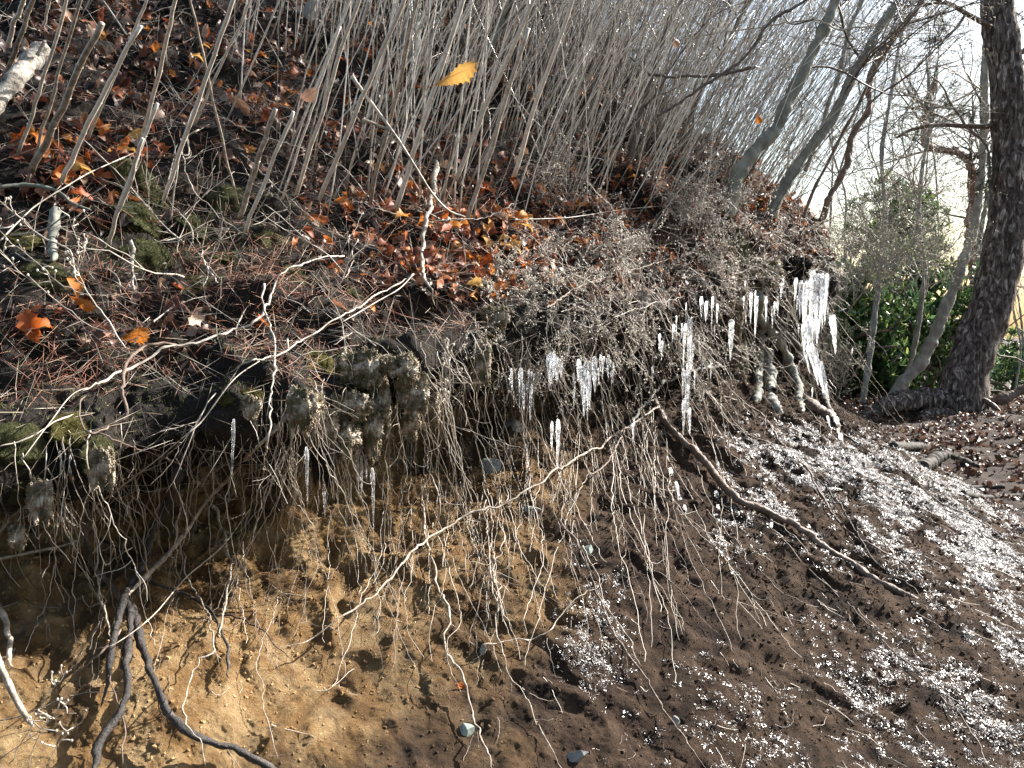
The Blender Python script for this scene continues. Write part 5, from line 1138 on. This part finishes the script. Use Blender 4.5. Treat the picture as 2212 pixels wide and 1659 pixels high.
# the big pine
def big_pine():
    d = 9.0
    pts = [(2073, 925), (2078, 870), (2088, 805), (2115, 729), (2146, 637), (2166, 553), (2174, 480), (2180, 400), (2180, 270), (2175, 150), (2160, 70), (2152, 0), (2140, -150), (2150, -350)]
    W = np.array([120, 100, 88, 84, 82, 80, 74, 70, 64, 62, 62, 58, 52, 40])
    C = np.array([at(x, y, d) for x, y in pts]); n = 120; P = crspline(C, n)
    L = np.r_[0, np.cumsum(np.linalg.norm(np.diff(C, axis=0), axis=1))]; r = pw(np.interp(np.linspace(0, L[-1], n), L, W), d)/2*.93
    base = P[0]; o = empty('pine_tree', tuple(base), 'tall leaning pine with dark plated bark and bare spreading roots on the path', 'tree')
    mb = MB(); sides = 40; T, Nn, B = frames(P); a = np.arange(sides)/sides*2*math.pi
    Dv = np.cos(a)[None, :, None]*Nn[:, None]+np.sin(a)[None, :, None]*B[:, None]
    V = P[:, None]+Dv*r[:, None, None]; V = V+Dv*(.022*ridged(V*np.array([5, 5, 2.2]), 4, 4, .6))[..., None]
    i = np.arange(n-1)[:, None]*sides; j = np.arange(sides)[None]; j2 = (j+1) % sides
    mb.add((V-base).reshape(-1, 3), np.stack([i+j, i+j2, i+sides+j2, i+sides+j], -1).reshape(-1, 4)); mb.build('trunk', M['bark_pine'], o)
    rts = [([(2060, 880), (2010, 868), (1950, 872), (1900, 885), (1850, 905), (1815, 930)], 74, 14, [8.9, 8.8, 8.6, 8.4, 8.2, 8.0]),
           ([(2040, 905), (1990, 915), (1940, 905), (1900, 890), (1870, 880), (1835, 885)], 50, 10, [8.9, 8.8, 8.8, 8.9, 9., 9.1]),
           ([(2080, 905), (2100, 945), (2110, 985), (2130, 1010), (2180, 1020), (2240, 1010)], 50, 8, [8.8, 8.4, 7.9, 7.5, 7.3, 7.3]),
           ([(2090, 890), (2130, 870), (2165, 862), (2215, 835), (2280, 790)], 26, 22, [9., 8.9, 8.8, 8.8, 8.8]),
           ([(2110, 900), (2140, 905), (2175, 950), (2220, 975)], 50, 12, [8.8, 8.6, 8.3, 8.2]),
           ([(2050, 910), (2020, 960), (1990, 985), (1950, 1000)], 50, 12, [8.8, 8.5, 8.2, 7.9]),
           ([(2120, 860), (2160, 890), (2150, 930), (2170, 945)], 12, 7, [8.8, 8.6, 8.5, 8.4]),
           ([(2060, 895), (2000, 900), (1960, 930), (1900, 925), (1860, 940)], 40, 12, [8.8, 8.6, 8.3, 8.1, 7.9])]
    for pts, w0, w1, dd in rts:
        P2, r2 = trace(pts, w0, w1, d=dd, wob=.12, freq=3, seed=int(pts[1][0])); mb = MB(); tube(mb, P2-base, r2, 14, rough=.12); mb.build('root', M['bark_pine' if w0 > 30 else 'root_brown'], o)
    rr = np.random.default_rng(8); mb = MB(); bd = []
    st = [(at(2160, 60, d)-base, (-.8, -.2, .2)), (at(2170, 120, d)-base, (.9, 0, .3)), (at(2176, 262, d)-base, (-1, .1, -.05)), (at(2150, -40, d)-base, (-.7, -.3, .3)), (at(2180, 200, d)-base, (.8, -.4, .1))]
    grow_twigs(mb, bd, st, 3, 1.3, .035, rr, budsize=.01); mb.build('branches', M['root_brown'], o)
    B = np.array(bd); k = 22; Bp = np.repeat(B, k, 0); Xa, Ya, Za = basis(rr.standard_normal(Bp.shape)); mbn = MB(); s = .07+.04*rr.random(len(Bp))
    inst(mbn, np.array([(0, -.5, 0), (0, .5, 0), (1, 0, 0), (0, 0, 1.)]), None, [(0, 1, 2), (1, 3, 2), (3, 0, 2)], Bp, Xa, Ya, Za, s, np.full(len(Bp), .003), np.full(len(Bp), .003))
    mbn.build('needles', M['pneedle'], o)
big_pine()
# slender grey trees behind the bushes
tree('grey_tree', 'slender pale grey trunk, leftmost before the green bushes', 'tree', [(1862, 880), (1868, 840), (1879, 771), (1889, 687), (1899, 600), (1905, 540), (1912, 450), (1905, 330), (1925, 200), (1950, 60)], 16, 7, 9.5, 'bark_grey', 12, 3, .8, .010, seed=21, dens=3)
tree('grey_tree', 'slim pale grey stem of the forked tree before the bushes', 'tree', [(1945, 850), (1965, 790), (1980, 720), (1990, 650), (1998, 590), (1992, 540), (1985, 480), (1990, 380), (2010, 250), (2000, 120)], 15, 6, 10.2, 'bark_grey', 12, 3, .8, .010, seed=22, dens=3)
tree('grey_tree', 'thick pale grey trunk of the forked tree leaning right', 'tree', [(1925, 865), (1955, 820), (1985, 790), (2010, 745), (2035, 680), (2062, 620), (2085, 550), (2110, 470), (2118, 400), (2125, 330), (2130, 200), (2128, 100)], 32, 12, 10.0, 'bark_grey', 12, 3, .9, .012, seed=23, dens=3)
# crooked red pine beyond
tree('red_pine', 'crooked red barked pine beyond the bushes, bent like an elbow', 'tree', [(2110, 640), (2103, 540), (2100, 470), (2098, 400), (2092, 350), (2070, 328), (2040, 325), (2005, 318), (1999, 290), (2000, 230), (2020, 170)], 30, 12, 13.0, 'bark_red', 14, 3, 1.0, .022, seed=24, dirx=-.3, budm=None, wob=.2)
tree('red_pine', 'thin winding grey trunk just left of the tall pine', 'tree', [(2108, 620), (2122, 480), (2138, 400), (2132, 330), (2122, 270), (2121, 180), (2130, 60)], 14, 8, 12.0, 'bark_sap', 12, 3, .9, .016, seed=25)
# more bare trees far away, washed by the light
far = [(1830, 560, 40, 11), (1960, 600, 60, 12.5), (2040, 620, 30, 14), (2190, 800, 200, 13), (2212, 760, 60, 15), (1880, 520, 20, 15), (2150, 780, 320, 16), (1790, 480, -30, 14), (2240, 820, 350, 12), (1700, 330, -60, 11), (1560, 200, -80, 12), (1990, 560, 40, 17)]
for i, (x, yb, yt, d_) in enumerate(far):
    r = np.random.default_rng(60+i); k = np.linspace(0, 1, 7); pts = [(x+25*r.normal()*q+30*q*(1 if i % 2 else -1), yb+60+(yt-yb-60)*q) for q in k]
    tree('bare_tree', ['thin bare tree with hazy twigs, leftmost over the bushes', 'bare tree rising from the middle of the bushes', 'faint bare tree left of the elbow pine', 'bare scrub tree to the right of the tall pine', 'faint bare tree at the right edge', 'faint bare tree above the left of the bushes', 'low bare scrub at the foot of the tall pine, right side', 'bare tree half hidden by leaning saplings', 'bare scrub at the far right edge', 'bare tree behind the large grey sapling', 'bare tree behind the bright thicket', 'faint distant bare tree above the bushes'][i],
         'tree', pts, 7, 4, d_, 'bark_grey', 12, 3, .9, .009, seed=60+i, frm=.15, group='bare trees beyond the bank', budsize=.016)

# twiggy bush screen against the sky right of the bank
def twig_bush(px_, py_, d_, h, lab, seed, n=16):
    r = np.random.default_rng(seed); base = at(px_, py_, d_); o = empty('bare_bush', tuple(base), lab, 'bush'); mb = MB(); bd = []
    st = [(r.standard_normal(3)*.1, np.array([r.normal()*.6, r.normal()*.5, 1.])) for _ in range(n)]
    grow_twigs(mb, bd, st, 3, h, .006, r, dens=3, spread=.5); mb.build('stems', M['twig'], o)
    B = np.array(bd); mbl = MB(); Xa, Ya, Za = basis(r.standard_normal(B.shape)); s = .018*(.5+.8*r.random(len(B)))
    V = np.array([(-.5, 0, 0), (0, -.5, 0), (.5, 0, 0), (0, .5, 0), (0, 0, 1.), (0, 0, -.6)]); inst(mbl, V, None, [(0, 1, 4), (1, 2, 4), (2, 3, 4), (3, 0, 4), (1, 0, 5), (2, 1, 5), (3, 2, 5), (0, 3, 5)], B, Xa, Ya, Za, s*.6, s*.6, s)
    mbl.build('buds', M['bud'], o)
twig_bush(1830, 640, 8.5, .7, 'pale twiggy bush over the left of the green bushes', 71)
twig_bush(1900, 600, 9.0, .8, 'pale twiggy bush with buds over the middle of the green bushes', 72)
twig_bush(2000, 620, 9.3, .7, 'pale twiggy bush beside the thick grey trunk', 73)
twig_bush(1800, 830, 8.0, .35, 'low brown twiggy brush beside the bank end', 74, 12)

# ------------------------------------------------------------------ evergreen bushes
def bush(px_, py_, d_, rx, rz, lab, seed, n=2600):
    rx *= 1.15; rz *= 1.25
    r = np.random.default_rng(seed); c = at(px_, py_, d_); gz = c[2]-rz; o = empty('evergreen_bush', (c[0], c[1], gz), lab, 'bush', None)
    base = np.array([c[0], c[1], gz]); mb = MB(); tips = []
    for k in range(9):
        v = np.array([r.normal()*.7, r.normal()*.5, 1.2]); Q = [np.array([r.normal()*.15, r.normal()*.15, 0])]
        for e in range(8): v = v+r.standard_normal(3)*.35; v /= np.linalg.norm(v); Q.append(Q[-1]+v*rz*.26*np.array([rx/rz, 1, 1]))
        tube(mb, Q, np.linspace(.03, .008, 9), 7, False); tips += Q[3:]
    mb.build('stems', M['root_brown'], o)
    # leaf whorls in clumps through the volume
    cl = r.standard_normal((n//13, 3)); cl = cl/np.linalg.norm(cl, axis=1)[:, None]*(r.random((len(cl), 1))**.45)
    cl = cl*np.array([rx, rx*.8, rz])+np.array([0, 0, rz]); cl = cl[(cl[:, 2] > .0)]
    keep_ = vn(cl*2.3+seed, seed) > -.25; cl = cl[keep_]
    P = np.repeat(cl, 13, 0); n_ = len(P); ax = np.repeat(r.standard_normal((len(cl), 3))*.5+np.array([0, -.2, .8]), 13, 0)
    Dr = ax*.35+r.standard_normal((n_, 3)); Dr /= np.linalg.norm(Dr, axis=1)[:, None]; Y_ = np.cross(Dr, ax); Y_ /= np.linalg.norm(Y_, axis=1)[:, None]; Z_ = np.cross(Dr, Y_)
    V, Q = LT[2]; V = V[::1]; V = V.copy(); V[:, 0] += .55; s = .085+.05*r.random(n_); mbl = MB(); sub = V.reshape(9, 3, 3)[::2].reshape(-1, 3); Qs = [q for a in range(4) for q in [(a*3, a*3+3, a*3+4, a*3+1), (a*3+1, a*3+4, a*3+5, a*3+2)]]
    inst(mbl, sub, Qs, None, P, Dr, Y_, Z_, s, s, s); mbl.build('foliage', M['green'], o)
for i, (x, y, d_, rx, rz, lab) in enumerate([
  (1840, 690, 10.6, .75, .75, 'dark green evergreen bush nearest the bank end'),
  (1930, 650, 11.4, .85, .85, 'dark green evergreen bush behind the slender grey trunks'),
  (2020, 670, 11.8, .75, .8, 'green evergreen bush between thick grey trunk and tall pine'),
  (1880, 790, 10.8, .6, .42, 'low yellow green bush at the foot of the grey trunks'),
  (2000, 800, 11.2, .55, .4, 'low bush left of the tall pine foot'),
  (2060, 780, 12.5, .6, .6, 'bush tucked behind the tall pine trunk'),
  (1790, 760, 10.6, .5, .5, 'bush partly hidden by the ice curtain'),
  (2200, 800, 15.5, .9, .7, 'pale bush at the right edge behind the tall pine'),
  (1930, 500, 13.8, .8, .8, 'grey green bush further back above the dark ones')]): bush(x, y, d_, rx, rz, lab, 200+i, 5200)

# ------------------------------------------------------------------ logs and steps on the path
for pts, w0, w1, lab in [([(1990, 1010), (2040, 985), (2085, 1000), (2110, 1010)], 40, 18, 'weathered split log lying at the foot of the frosty slope'),
   ([(2060, 1048), (2110, 1052), (2170, 1052)], 12, 10, 'narrow grey step log on the path, upper one'), ([(2080, 1068), (2140, 1075), (2200, 1070)], 16, 10, 'dark step log on the path, lower one'),
   ([(1930, 965), (1990, 965), (2040, 962)], 22, 16, 'dark log half buried behind the frosty slope')]:
    D = [hit(x, y)[0] for x, y in pts]; D = [min(q, np.median(D)+.2) for q in D]
    P, r = trace(pts, w0, w1, d=[q-.03 for q in D], wob=.1, seed=int(pts[0][0])); mb = MB(); tube(mb, P, r, 14, rough=.12); o = mb.build('log', M['wood_old'], loc=tuple(P[0])); tag(o, lab, 'log')
